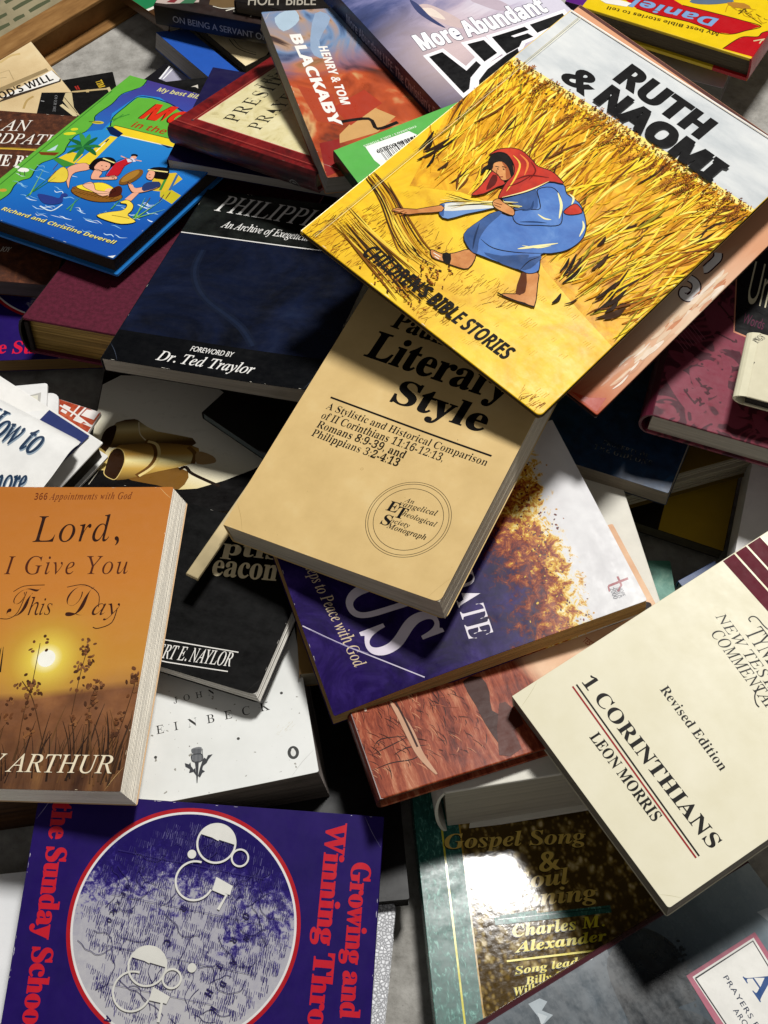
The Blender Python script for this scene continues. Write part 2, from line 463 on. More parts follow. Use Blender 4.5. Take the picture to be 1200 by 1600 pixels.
POSE = {
    'box': (-0.49322, 0.30938, 0.03024, 0.82768, 2e-05, -4e-05, 0.4, 0.3, 0.02975),
    'roundbook': (-0.18968, 0.52227, 0.03476, 0.8036, 0.00484, 0.00265, 0.15, 0.2, 0.00978),
    'creamphoto': (-0.21235, 0.58263, 0.02973, -0.8542, -0.02458, 0.02178, 0.14002, 0.2, 0.00853),
    'pocketblue': (-0.20171, 0.5174, 0.03148, -0.95067, -0.28514, -0.12413, 0.105, 0.03153, 0.01499),
    'servant': (0.0392, 0.59871, 0.05486, 2.88891, 0.00853, -0.01944, 0.21, 0.14, 0.01886),
    'holybible': (0.10068, 0.57549, 0.0703, 2.85639, 0.0007, -0.00113, 0.2, 0.13, 0.01195),
    'engraved': (-0.3207, 0.25349, 0.01664, 0.26657, 6e-05, 0.00257, 0.14, 0.2, 0.0158),
    'godswill': (-0.32144, 0.25249, 0.02794, 0.58632, 0.00231, -0.00251, 0.15, 0.21001, 0.01148),
    'vertical': (-0.29016, 0.26903, 0.03786, -0.01259, -1e-05, -0.01841, 0.1, 0.16, 0.00965),
    'sleeve': (-0.2561, 0.41587, 0.01471, -0.68714, 0.02636, 0.01964, 0.11999, 0.1, 0.01187),
    'blackf': (-0.16774, 0.22645, 0.04336, 0.16437, 0.0312, -0.00842, 0.14, 0.20096, 0.01344),
    'purple2': (-0.30991, 0.14738, 0.02509, 0.0421, -0.00146, -4e-05, 0.14, 0.21, 0.01287),
    'manbook': (-0.38255, 0.21242, 0.05241, -0.11931, 0.00224, -0.00928, 0.14058, 0.18254, 0.01508),
    'maroon': (-0.25106, 0.14012, 0.0815, -0.2706, -0.1827, -0.05716, 0.1551, 0.20812, 0.03083),
    'moses': (-0.3097, 0.24514, 0.08311, -0.50495, -0.1081, -0.11972, 0.1389, 0.20443, 0.01617),
    'bluepage': (-0.16201, 0.28594, 0.09284, -0.24497, -0.00762, -0.00102, 0.13998, 0.11, 0.00868),
    'phil': (-0.18811, 0.09251, 0.0951, -0.28568, -0.10657, -0.10701, 0.1501, 0.1904, 0.01132),
    'president': (-0.04629, 0.22424, 0.13676, 0.94284, -0.17124, 0.12678, 0.1363, 0.13912, 0.01663),
    'blackaby': (-0.09283, 0.38834, 0.1455, -1.28083, -0.1422, -0.01489, 0.19015, 0.10593, 0.01426),
    'moreab': (0.04714, 0.26122, 0.15103, 0.54621, 0.01727, 0.00281, 0.14, 0.21614, 0.01797),
    'greenbc': (0.08865, 0.28865, 0.16125, 3.64197, -0.01101, 0.02028, 0.13997, 0.18, 0.01092),
    'gavel': (-0.20326, 0.00474, 0.04156, 0.018, -0.17589, -0.00116, 0.16, 0.14777, 0.01564),
    'darkthin': (-0.12361, 0.07418, 0.05981, -0.67305, -8e-05, 0.00428, 0.14, 0.09, 0.00715),
    'howto': (-0.42329, -0.04093, 0.05, -0.61121, 0.07139, 0.04441, 0.14, 0.21, 0.02),
    'whitecard': (-0.29571, -0.00796, 0.06, 0.10725, -0.00421, -0.01374, 0.075, 0.1, 0.003),
    'whitebooklet': (-0.26533, 0.00049, 0.056, 0.09754, 0.00075, 0.00257, 0.05, 0.09, 0.003),
    'redcard': (-0.26658, 0.00592, 0.0459, -0.39893, -0.0116, -0.05145, 0.03526, 0.10003, 0.003),
    'jacket': (-0.40927, -0.0539, 0.072, -0.50582, 0.09922, 0.07523, 0.14, 0.19, 0.003),
    'underlord': (-0.35442, -0.2176, 0.05695, 0.14397, -0.06129, -0.01, 0.16002, 0.20912, 0.04402),
    'silver': (-0.14193, -0.42051, 0.022, -0.1051, -0.0, 0.0, 0.13, 0.19, 0.02),
    'whitegloss': (-0.30859, -0.44247, 0.024, 0.11374, -0.0, -0.0, 0.14, 0.2, 0.012),
    'steinbeck': (-0.17439, -0.21101, 0.05786, 0.18614, -0.04656, -0.03222, 0.14002, 0.165, 0.04978),
    'deacon': (-0.20629, -0.09852, 0.07371, -0.32889, -0.01089, -0.01742, 0.14, 0.112, 0.00632),
    'lord': (-0.28196, -0.20024, 0.08333, -0.06042, 0.01406, -0.07773, 0.14104, 0.19635, 0.01749),
    'blue': (-0.19206, -0.19893, 0.07005, -1.63771, -0.05365, 0.17852, 0.145, 0.19248, 0.01057),
    'soul': (0.03268, -0.37122, 0.03591, 0.08267, -0.06419, 0.04114, 0.14991, 0.22767, 0.01478),
    'graybook': (0.02104, -0.33584, 0.04999, -1.0519, -0.00541, -0.02005, 0.14999, 0.20983, 0.01751),
    'blackshadebook': (-0.08521, -0.25569, 0.03, 0.08516, 0.0, -0.0, 0.1, 0.16, 0.012),
    'whitehard': (0.033, -0.20125, 0.07376, 0.14344, -0.09877, -0.06545, 0.15003, 0.20945, 0.05313),
    'olive': (-0.05, -0.12528, 0.06696, 0.08853, -0.02447, -0.04089, 0.11, 0.17, 0.01638),
    'brown': (-0.00187, -0.21024, 0.08832, 0.31418, -0.07063, 0.00513, 0.19459, 0.13026, 0.01095),
    'strip': (-0.11799, -0.07246, 0.09474, -0.47782, 0.00399, 0.00273, 0.00829, 0.11, 0.003),
    'jesus': (-0.07456, -0.03185, 0.09271, -1.22785, 0.07252, 0.01302, 0.13698, 0.1924, 0.01209),
    'teal': (0.12297, -0.07647, 0.02, 0.01231, -0.03076, 0.05946, 0.07, 0.06, 0.01),
    'navy': (0.19116, -0.04055, 0.03, -1.04399, 0.00087, 0.00133, 0.03, 0.03, 0.008),
    'yellow20': (0.07586, 0.03725, 0.03748, -0.31884, -0.05287, 0.10616, 0.1599, 0.20991, 0.00911),
    'white21': (0.18779, -0.15039, 0.05126, -0.3015, 0.00359, 0.08445, 0.14, 0.21, 0.02323),
    'pages19': (0.12406, 0.00047, 0.06125, 0.3113, -0.02573, -0.00292, 0.14, 0.20997, 0.02702),
    'gideons': (0.0893, 0.03656, 0.07248, -0.42591, -0.00304, -0.06444, 0.10003, 0.15, 0.01379),
    'maroonjacket': (0.16555, 0.02488, 0.12197, -0.30799, -0.02473, 0.06218, 0.15, 0.22, 0.0182),
    'cream17': (0.21795, 0.02153, 0.14487, -0.3109, -0.00815, 0.0389, 0.1, 0.05286, 0.00847),
    'onecor': (0.07122, -0.15549, 0.10129, -1.02269, 0.13972, -0.01967, 0.13879, 0.21, 0.01846),
    'tan': (-0.0959, -0.04707, 0.10849, -0.48571, 0.11096, -0.16521, 0.14555, 0.216, 0.0201),
    'white26': (0.15039, 0.49986, 0.02975, -0.40053, 0.01533, -0.01667, 0.15, 0.22, 0.01434),
    'purple25': (0.16168, 0.54897, 0.04, -0.40946, 0.0013, 0.00516, 0.15, 0.2, 0.01),
    'yellowred': (0.41034, 0.61, 0.07418, 2.5977, -0.01676, 0.05201, 0.15453, 0.21001, 0.02195),
    'peach': (-0.03188, 0.14774, 0.17863, -0.74576, 0.06976, 0.1266, 0.21616, 0.24731, 0.004),
    'ruth': (-0.05128, 0.12019, 0.18418, -0.75792, 0.08527, 0.07342, 0.19388, 0.25914, 0.0045),
}
GROUP = 'books heaped on the floor'
class Book:
    def __init__(s, key, name, label, cover, hard=False, spine='L', back=None, spinemat=None, pages='#e6dcc4', rough=0.35,
                 corner=0.0012, over=0.003, board=0.0022, cat='book', bulge=None, dark=0.8, wob=0.0, seg=None, lift=None, fan=0.0, slant=(0, 0)):
        x, y, z, yaw, a, b, w, h, t = POSE[key]
        s.key, s.w, s.h, s.t = key, w, h, t
        s.hard, s.sp = hard, spine
        R = Matrix.Rotation(yaw, 4, 'Z') @ Matrix.Rotation(b, 4, 'Y') @ Matrix.Rotation(a, 4, 'X')
        s.root = bpy.data.objects.new(name, None); COL.objects.link(s.root)
        s.root.empty_display_size = 0.02
        s.root.matrix_world = Matrix.Translation((x, y, z)) @ R @ Matrix.Translation((w / 2, h / 2, -t))
        tag(s.root, label, cat, GROUP)
        s.off = (-w / 2, -h / 2, t)
        s.cover = cover if not isinstance(cover, str) else ink(cover, rough)
        s.back = s.cover if back is None else (back if not isinstance(back, str) else ink(back, rough))
        s.spm = s.cover if spinemat is None else (spinemat if not isinstance(spinemat, str) else ink(spinemat, rough))
        s.pg = pages if not isinstance(pages, str) else pages_mat(pages, dark)
        s.rough, s.cr, s.ov, s.bd = rough, corner, over, board
        s.bulge = bulge; s.wob = wob; s.seg = seg; s.lift = lift; s.fan = fan; s.slant = slant
        s.art = Art(w, h, rough)
        s.spart = None; s.backart = None
    def part(s, name, bm, mats, smooth=False, parent=None, label=None):
        o = link(name, bm, mats, parent or s.root, smooth, label)
        if parent is None: o.location = s.off
        return o
    def dz(s, x, y):
        """small warp of the panel, plus the photo's larger curl where the book has one"""
        return s.lift(x, y) if s.lift else 0.0
    def bow(s, amount, frac=0.55, axis='x'):
        """a paperback cover that stands up a little towards its open edge"""
        L = s.w if axis == 'x' else s.h
        a = L * (1 - frac)
        s.seg = (1, 0, a, L, 9) if axis == 'x' else (0, 1, a, L, 9)
        s.lift = lambda x, y: amount * max(0.0, ((x if axis == 'x' else y) - a) / (L - a)) ** 2
    def edge(s, bm):
        # one-way curl: the sheet bends only along s.seg = (nx, ny, from, to, strips), so printed areas stay on it
        nx, ny, d0, d1, n = s.seg
        for i in range(n + 1):
            d = d0 + (d1 - d0) * i / n
            bmesh.ops.bisect_plane(bm, geom=bm.verts[:] + bm.edges[:] + bm.faces[:], plane_co=(nx * d, ny * d, 0), plane_no=(nx, ny, 0), dist=1e-6)
    def wear(s, n=14, col='#d8d2c4', size=0.8, sides='LRTB'):
        W, H = s.w * 1000, s.h * 1000
        for _ in range(n):
            k = random.choice(sides); L = random.uniform(0.6, 5) * size; d = random.uniform(0.15, 0.45) * size
            if k in 'LR':
                y = random.uniform(0, H - L); x = 0.4 if k == 'L' else W - 0.4; q = d if k == 'L' else -d
                s.art.poly([(x, y), (x + q, y + L * 0.3), (x + q * 0.6, y + L * 0.8), (x, y + L)], col)
            else:
                x = random.uniform(0, W - L); y = 0.4 if k == 'B' else H - 0.4; q = d if k == 'B' else -d
                s.art.poly([(x, y), (x + L * 0.3, y + q), (x + L * 0.8, y + q * 0.6), (x + L, y)], col)
    def creases(s, n=2, col=None, corners='AB'):
        W, H = s.w * 1000, s.h * 1000
        for k in range(n):
            cx, cy, sx, sy = {'A': (W, 0, -1, 1), 'B': (W, H, -1, -1), 'C': (0, 0, 1, 1), 'D': (0, H, 1, -1)}[corners[k % len(corners)]]
            a = random.uniform(6, 17); b_ = random.uniform(6, 17)
            s.art.line([(cx + sx * 0.5, cy + sy * b_), (cx + sx * a * 0.55, cy + sy * b_ * 0.55), (cx + sx * a, cy + sy * 0.5)], random.uniform(0.12, 0.28), col or '#b8b0a4', 2)
    def specks(s, n, col, r0=0.1, r1=0.35):
        for _ in range(n):
            s.art.ell((random.uniform(2, s.w * 1000 - 2), random.uniform(2, s.h * 1000 - 2)), random.uniform(r0, r1), random.uniform(r0, r1), col, random.random() * 3, 6)
    def make(s):
        w, h, t = s.w, s.h, s.t
        th = s.bd if s.hard else 0.00032
        th = min(th, t * 0.25)
        sp = s.sp
        c = s.cr
        rad = {'L': (0, c, c, 0), 'R': (c, 0, 0, c), 'B': (0, 0, c, c), 'T': (c, c, 0, 0)}[sp]
        P = rrect(w, h, rad)
        # front cover with everything printed on it
        bm = bmesh.new(); slab(bm, P, -th, 0, 0, min(0.0007, th * 0.4) if s.hard else 0.0001)
        s.art.build(bm, 1)
        if s.lift:
            s.edge(bm)
            for v in bm.verts: v.co.z += s.dz(v.co.x, v.co.y)
        s.front = s.part('front_cover', bm, [s.cover] + s.art.mats)
        # back cover
        bm = bmesh.new(); slab(bm, rrect(w + s.slant[0], h + s.slant[1], rad, 0, -s.slant[1]), -t, -t + th, 0, 0.0001)
        s.backc = s.part('back_cover', bm, [s.back])
        # pages: a stack of thin gatherings
        bm = bmesh.new()
        o = s.ov if s.hard else 0.0004
        e = 0.0008
        ins = {'L': (e, o, o, o), 'R': (o, e, o, o), 'B': (o, o, e, o), 'T': (o, o, o, e)}[sp]  # left right bottom top
        n = max(3, min(16, int(t * 900)))
        zz0, zz1 = -t + th + 0.0001, -th - 0.0001
        cuts = sorted([0, 1] + [(i + random.uniform(-0.3, 0.3)) / n for i in range(1, n)])
        for z0, z1 in zip(cuts, cuts[1:]):
            j = [random.uniform(0, 0.00014) for _ in range(4)]
            if s.fan:
                f = (z0 + z1) / 2 * s.fan; j = [j[0] - 0, j[1] + random.uniform(0, s.fan), j[2] + random.uniform(0, s.fan), j[3]]
            kz = 1 - (z0 + z1) / 2                      # lower gatherings stand out where the pages are splayed
            j[1] -= s.slant[0] * kz; j[2] -= s.slant[1] * kz
            a0, a1, b0, b1 = ins[0] + j[0], w - ins[1] - j[1], ins[2] + j[2], h - ins[3] - j[3]
            slab(bm, [(a0, b0), (a1, b0), (a1, b1), (a0, b1)], zz0 + (zz1 - zz0) * z0, zz0 + (zz1 - zz0) * z1)
        if s.lift:
            s.edge(bm)
            for v in bm.verts:
                k = (v.co.z + t) / t
                v.co.z += s.lift(v.co.x, v.co.y) * k
        s.pages = s.part('page_block', bm, [s.pg])
        # spine
        bm = bmesh.new()
        B = s.bulge if s.bulge is not None else (min(0.005, t * 0.22) if s.hard else 0.0004)
        k = 8; prof = []
        for i in range(k + 1):
            a = i / k; prof.append((-B * math.sin(PI * a) ** (0.6 if s.hard else 0.5) - 0.0001, -t + a * t))
        inner = [(x + (0.0018 if s.hard else 0.0005), min(max(z, -t + 0.0003), -0.0003)) for x, z in prof[::-1]]
        prof = prof + inner
        L = h if sp in 'LR' else w
        def place(u, v, z):
            return {'L': (u, v, z), 'R': (w - u, v, z), 'B': (v, u, z), 'T': (v, h - u, z)}[sp]
        r0 = [bm.verts.new(place(x, 0.0, z)) for x, z in prof]; r1 = [bm.verts.new(place(x, L, z)) for x, z in prof]
        m = len(prof)
        for i in range(m):
            bm.faces.new((r0[i], r0[(i + 1) % m], r1[(i + 1) % m], r1[i]))
        bm.faces.new(r0); bm.faces.new(r1[::-1])
        mats = [s.spm]
        if s.spart:
            A = s.spart
            b2 = bmesh.new(); A.build(b2, 1)
            # spine art: x runs along the spine, y up its height; laid on the bulged profile
            for v in b2.verts:
                a = min(1, max(0, v.co.y / t)); q = v.co.z
                u = -B * math.sin(PI * a) ** (0.6 if s.hard else 0.5) - 0.0002 - q
                co = place(u, v.co.x, -t + v.co.y)
                v.co = Vector(co)
            me = bpy.data.meshes.new('tmp'); b2.to_mesh(me); b2.free(); bm.from_mesh(me); bpy.data.meshes.remove(me)
            mats += A.mats
        bmesh.ops.recalc_face_normals(bm, faces=[f for f in bm.faces if f.material_index == 0])
        s.spine = s.part('spine', bm, mats)
        return s

# ================================================================= the floor
t = NT('floor_stone', 0.8, 0.2)
a_ = t.noise(60, 8, 0.68); b_ = t.noise(9, 3, 0.5)
c_ = t.ramp(a_, [(0.3, '#77746e'), (0.5, '#a19e98'), (0.7, '#bdbab4')])
t.base(t.mix(t.rng(b_, 0.35, 0.7, 0.0, 0.55), c_, '#84817b'))
gr_ = t.noise(150, 3, 0.8)
t.base(t.mix(t.rng(gr_, 0.66, 0.72, 0.0, 0.5), t.mix(t.rng(b_, 0.35, 0.7, 0.0, 0.55), c_, '#84817b'), '#3f3c38'))
t.bump(t.noise(420, 4, 0.7), 0.5, 0.001)
bm = bmesh.new()
v = [bm.verts.new(p) for p in ((-4, -3, 0), (4, -3, 0), (4, 5, 0), (-4, 5, 0))]
bm.faces.new(v)
tag(link('floor', bm, [t.m]), kind='structure')

def gradmat(name, stops, p0, p1, rough=0.35, nz=(30, 0.12), streak=None, spec=0.5):
    """printed picture: a colour run from p0 to p1 (mm) broken up by noise"""
    t = NT(name, rough, spec)
    g = t.grad(p0, p1)
    n = t.noise(nz[0], 5, 0.65, 0.6) if not streak else t.noise(1, 5, 0.65, 0.8, vec=t.map(streak))
    f = t.math('ADD', g, t.math('MULTIPLY', t.math('SUBTRACT', n, 0.5), nz[1] * 4))
    t.base(t.ramp(f, stops)); t.scuff(rough)
    return t
def mottle(name, stops, scale, rough=0.4, detail=6, dist=0.5, b=0.05, spec=0.5):
    t = NT(name, rough, spec)
    t.base(t.ramp(t.noise(scale, detail, 0.65, dist), stops)); t.scuff(rough, b=b)
    return t

# ================================================================= books at the back, left
# cardboard box
x, y, z, yaw, a, b, w, h, th = POSE['box']
root = bpy.data.objects.new('cardboard_box', None); COL.objects.link(root)
root.empty_display_size = 0.02
root.location = (x, y, 0.0); root.rotation_euler = (0, 0, yaw)
tag(root, 'brown cardboard box with rows of green print, lying flat behind the heap', 'cardboard box')
t = NT('kraft_board', 0.8, 0.2)
n = t.noise(1, 5, 0.6, vec=t.map((30, 140, 30)))
t.base(t.ramp(n, [(0.3, '#6f4c26'), (0.55, '#8d6639'), (0.75, '#a37c4b')])); t.bump(t.noise(1, 3, 0.5, vec=t.map((20, 320, 20))), 0.3, 0.001)
kraft = t.m
A = Art(w, h, 0.8)
band = mottle('kraft_print_ground', [(0.35, '#83785c'), (0.65, '#94896b')], 40, 0.8).m
yb = sum(p[1] for p in [(253.9, 23.2), (324.0, 24.5)]) / 2
A.poly([(0, yb), (400, yb), (400, 300), (0, 300)], band)
for r in range(7):
    xx = 6 + random.uniform(0, 10)
    while xx < 390:
        L = random.uniform(9, 26)
        yr = yb + 7 + r * 13
        A.poly([(xx, yr), (xx + L, yr - 0.5), (xx + L + 1.5, yr + 3.5), (xx + L * 0.5, yr + 5), (xx + 1, yr + 4.5)], '#4d5238')
        xx += L + random.uniform(5, 10)
bm = bmesh.new(); slab(bm, rrect(w, h), th - 0.004, th, 0, 0.0008); A.build(bm, 1, th)
link('top_flap', bm, [kraft] + A.mats, root)
bm = bmesh.new(); slab(bm, rrect(w, h, x0=0.0, y0=0.006), 0.0005, th - 0.0045, 0, 0.0005); link('box_side', bm, [kraft], root)
bm = bmesh.new(); slab(bm, rrect(w * 0.98, 0.02, x0=0.004, y0=-0.007), 0.0004, 0.003, 0, 0.0005); link('bottom_flap', bm, [kraft], root)
for k, (px, pts) in enumerate([((-0.338, 0.41), [(0, 0), (9, 2), (11, 6), (4, 7), (-2, 3)]), ((-0.277, 0.345), [(0, 0), (5, 1), (6, 5), (1, 5)])]):
    bm = bmesh.new(); slab(bm, [(p[0] / 1000, p[1] / 1000) for p in pts], 0.0006, 0.0012, 0, 0.0001)
    for v in bm.verts: v.co.z += 0.002 * abs(v.co.x * 90)
    o = link('paper_scrap', bm, [ink('#f0eee8', 0.6)]); o.location = (*px, 0)
    tag(o, ['torn white paper scrap on the stone floor next to the cardboard box', 'tiny white paper scrap on the floor above the black picture book'][k], 'paper scrap', 'scraps of white paper')

B = Book('roundbook', 'paperback_book', 'brown paperback with a green and white disc, half under the black spined book', '#4a3018', pages='#c9b893')
B.art.ell([(8.1, 53.5)][0], 26, 26, '#e8e4da', n=40)
B.art.ell([(8.1, 53.5)][0], 23, 23, '#1f7a4a', n=40)
B.make()

cp = mottle('cream_etching', [(0.3, '#c7ab78'), (0.55, '#e2cd9f'), (0.8, '#efe0b8')], 40)
B = Book('creamphoto', 'paperback_book', 'black paperback with a cream oval picture, below the black spined book', '#15110e', pages='#5d5445')
B.art.poly([(79.4, -2.0), (93.4, -6.9), (109.8, -8.3), (124.9, -6.3), (135.8, -2.4), (141.8, 2.8), (143.7, 12.4), (138.5, 25.2), (128.4, 36.9), (110.6, 34.6), (89.6, 25.7), (80.3, 14.1)], cp.m, 4)
B.art.line([(101.9, 11.3), (114.2, 9.3), (123.9, 11.7), (133.6, 16.6)], 0.8, '#3a3128'); B.art.line([(104.4, 14.3), (116.6, 12.4), (125.7, 15.3), (131.2, 18.5)], 0.5, '#4a4034')
B.make()

B = Book('pocketblue', 'pocket_book', 'small thick bright blue pocket book standing out beside the stone floor', '#2455b0', pages='#b4b2b4', spine='T', rough=0.45)
B.make()

B = Book('servant', 'paperback_book', 'black paperback with a grey lettered spine facing the camera, topmost at the back left', '#120d0b', spine='T', pages='#c9b893')
rd = mottle('dark_brown_print', [(0.4, '#1a0f0c'), (0.7, '#2c1a14')], 30)
B.art.full(rd.m, 0.5)
P = [(147.8, 130.1), (124.5, 117.7), (142.6, 124.6)]
B.art.line([(147.8, 130.1), (138.9, 123.5), (130.3, 121.8), (141.1, 129.0), (126.8, 129.6), (122.6, 126.8)], 1.3, '#d8d2c2'); B.art.line([(124.9, 132.3), (124.0, 128.8), (118.0, 128.7)], 1.0, '#d8d2c2')
B.art.poly([(212.7, 136.8), (202.0, 123.9), (175.9, 116.3), (173.8, 125.5), (189.1, 131.6), (199.9, 135.5)], '#b9a9a0'); B.art.poly([(189.1, 131.6), (184.7, 120.5), (175.4, 117.8), (177.9, 128.3)], '#3a6a4c'); B.art.poly([(200.7, 133.3), (195.9, 123.8), (191.6, 124.2), (193.9, 132.2)], '#7a2a30')
B.art.poly([(164.4, 126.0), (166.6, 113.6), (145.1, 107.4), (141.2, 122.5), (151.6, 128.0)], '#6a5436'); B.art.line([(160.4, 127.3), (151.6, 128.0), (141.6, 124.3)], 0.8, '#d8d2c2')
B.spart = Art(B.w, B.t, 0.4)
def spine_text(B, font, body, P, col, fit=None, flip=False, **k):
    """words running along the spine"""
    B.spart.text(font, body, P, col, fit, **k)
class Flip(Art): pass
_S = [(193.8, 5.6), (120.4, 4.5), (192.0, 11.8)]
L_ = B.w * 1000
# the spine is seen from behind the cover, so along-spine distance runs backwards
S2 = Art(B.w, B.t, 0.4)
S2.text('NR', 'ON BEING A SERVANT OF GOD', [(L_ - p[0], p[1]) for p in _S], '#a39e94', fit=(0, 18), dx=2)
for loops, dz, mi in S2.items: B.spart.items.append(([[(B.w - x, y) for x, y in l][::-1] for l in loops], dz, mi))
B.spart.mats = S2.mats
B.make()

B = Book('holybible', 'paperback_book', 'flat black book with worn white lettering, cut off by the top edge of the photo', '#16120f', spine='R', pages='#6c604e')
B.art.text('NR', 'HOLY BIBLE', [(187.5, 132.7), (131.1, 116.0), (192.2, 119.5)], '#a9a294', dx=3)
B.make()

B = Book('engraved', 'paperback_book', 'black paperback with an old engraving and yellow letters, left of the green picture book', '#0f0d0c', pages='#b8a987')
E1 = mottle('engraving', [(0.40, '#17120e'), (0.47, '#8d7c5c'), (0.6, '#cdb98c')], 130, 0.45, 3, 1.2).m
B.art.poly([(102.4, 182.2), (134.3, 179.8), (137.2, 160.8), (122.0, 150.0), (102.4, 153.8)], '#0e0c0a')
B.art.poly([(101.8, 177.9), (114.4, 177.5), (112.9, 153.9), (102.6, 155.2)], E1); B.art.poly([(116.2, 166.4), (130.8, 170.0), (131.2, 153.4), (115.9, 154.6)], E1)
B.art.line([(101.5, 182.2), (134.0, 178.3)], 2.2, '#bfa878'); B.art.line([(114.9, 181.9), (113.8, 159.6)], 2.6, '#bfa878'); B.art.line([(132.9, 180.1), (133.8, 173.8)], 2.6, '#cdb98c')
B.art.text('NB', 'TIM', [(123.2, 191.2), (125.1, 180.7), (129.1, 191.1)], '#d9b432'); B.art.line([(105.3, 189.1), (106.6, 184.2)], 1.2, '#a02a22'); B.art.line([(107.3, 189.3), (108.5, 183.7)], 1.2, '#a02a22')
B.make()

gw = NT('aged_map_paper', 0.55, 0.3)
gw.base(gw.ramp(gw.noise(22, 6, 0.6), [(0.3, '#c9ae80'), (0.55, '#dbc295'), (0.75, '#e6d3ab')])); gw.scuff(0.5, 0.15, 0.08)
B = Book('godswill', 'paperback_book', 'cream parchment coloured paperback with a white title strip, beside the cardboard box', gw.m, pages='#cbb48a', spine='L')
B.art.outline([(95.2, 165.2), (145.7, 166.6), (145.9, 162.6), (92.8, 159.9)], 0.5, '#9c8660', 0); B.art.line([(107.5, 183.2), (117.7, 182.6), (115.7, 168.9)], 0.6, '#a8926a', sm=0); B.art.line([(105.0, 177.8), (112.1, 174.8)], 0.6, '#a8926a')
B.art.poly([(84.5, 148.3), (148.7, 160.7), (150.3, 146.8), (148.1, 143.9), (89.9, 149.0)], '#3c3128'); B.art.poly([(86.3, 151.4), (148.2, 161.7), (149.6, 148.1), (147.4, 145.7), (88.7, 153.2)], '#f3efe8')
B.art.text('NB', "GOD'S WILL", [(95.3, 151.3), (144.8, 149.2), (96.8, 160.7)], '#191310', fit=(1, 10), dx=1)
B.art.line([(106.9, 130.0), (113.5, 137.5), (120.7, 139.6)], 2, '#b89a60'); B.art.line([(115.3, 195.7), (126.4, 199.1), (135.0, 197.0)], 2.5, '#d0b37a')
B.make()

B = Book('vertical', 'booklet', 'thin black booklet with faint upright lettering, on the corner of the parchment book', '#100e0e', pages='#d6c7a0')
B.art.text('SI', 'OVER ME', [(11.7, 156.5), (13.0, 135.4), (14.0, 156.4)], '#8a8a8c'); B.art.line([(0.9, 149.5), (3.9, 148.8)], 0.6, '#bbbbbb')
B.art.poly([(20.2, 159.2), (25.4, 159.9), (30.0, 140.8), (37.2, 129.6), (28.9, 135.3), (19.3, 149.3)], '#cbb98e'); B.art.line([(18.7, 144.4), (33.4, 129.7)], 3, '#d8c79c', sm=0); B.art.line([(20.1, 153.5), (33.8, 133.8)], 0.6, '#4a3a24', sm=0)
B.make()

B = Book('sleeve', 'plastic_case', 'clear glossy plastic case with painted white glints, beside the blue pocket book', ink('#1b1a1e', 0.08, 0.03, 0.8), pages='#2a292c', rough=0.08, cat='case', hard=True, bulge=0.0003, over=0.001, board=0.001)
B.art.poly([(8.9, 82.1), (7.4, 103.3), (37.0, 105.1), (19.8, 83.6)], '#a6a3b4'); B.art.line([(-2.1, 101.1), (5.1, 101.4), (10.2, 82.2)], 1.6, '#f4f4f6', sm=0); B.art.line([(9.2, 102.9), (12.5, 84.1)], 1.2, '#f4f4f6')  # the two near-white lines are glints put into the colour
B.make()

B = Book('blackf', 'paperback_book', 'black paperback with two white letter strokes, tucked behind the green picture book', '#0b0a0b', spine='T', pages='#3a352e')
B.art.text('SB', 'FI', [(52.3, 181.7), (64.4, 181.7), (52.4, 192.0)], '#cfc8bc'); B.art.poly([(39.2, 191.4), (45.0, 193.2), (45.0, 188.4), (42.5, 190.9)], '#cfc8bc')
B.make()

mb = NT('brown_leather_print', 0.5, 0.35)
mb.base(mb.ramp(mb.noise(160, 5, 0.75), [(0.3, '#2b1409'), (0.52, '#4d2612'), (0.75, '#7a4423')])); mb.scuff(0.5, 0.1, 0.05)
B = Book('manbook', 'paperback_book', 'brown leather look paperback with white capitals and a yellow rule, under the green picture book', mb.m, pages='#5c5453', corner=0.004)
P = [(31.9, 158.1), (77.7, 163.1), (29.6, 180.3)]
B.art.text('SI', 'MAN AN', [(56.3, 159.3), (78.1, 161.0), (54.2, 171.9)], '#efe9df', fit=(4, 6), sh=0.05)
B.art.text('SI', 'BIRDPATHS', [(58.5, 144.5), (94.7, 146.6), (55.9, 156.2)], '#efe9df', fit=(3, 7), sh=0.05)
B.art.line([(55.8, 138.1), (73.8, 139.3), (92.0, 139.8)], 1.3, '#d9b23a'); B.art.line([(55.4, 139.5), (73.4, 140.7), (91.6, 141.2)], 0.3, '#d9b23a')
B.art.text('SB', 'THE BIT', [(66.4, 119.5), (88.2, 120.1), (63.4, 132.0)], '#f3eee6', fit=(2, 6))
B.art.text('SI', 'JOY', [(92.2, 29.5), (99.6, 29.4), (90.8, 34.3)], '#e8e0d4')
B.wear(10)
B.make()

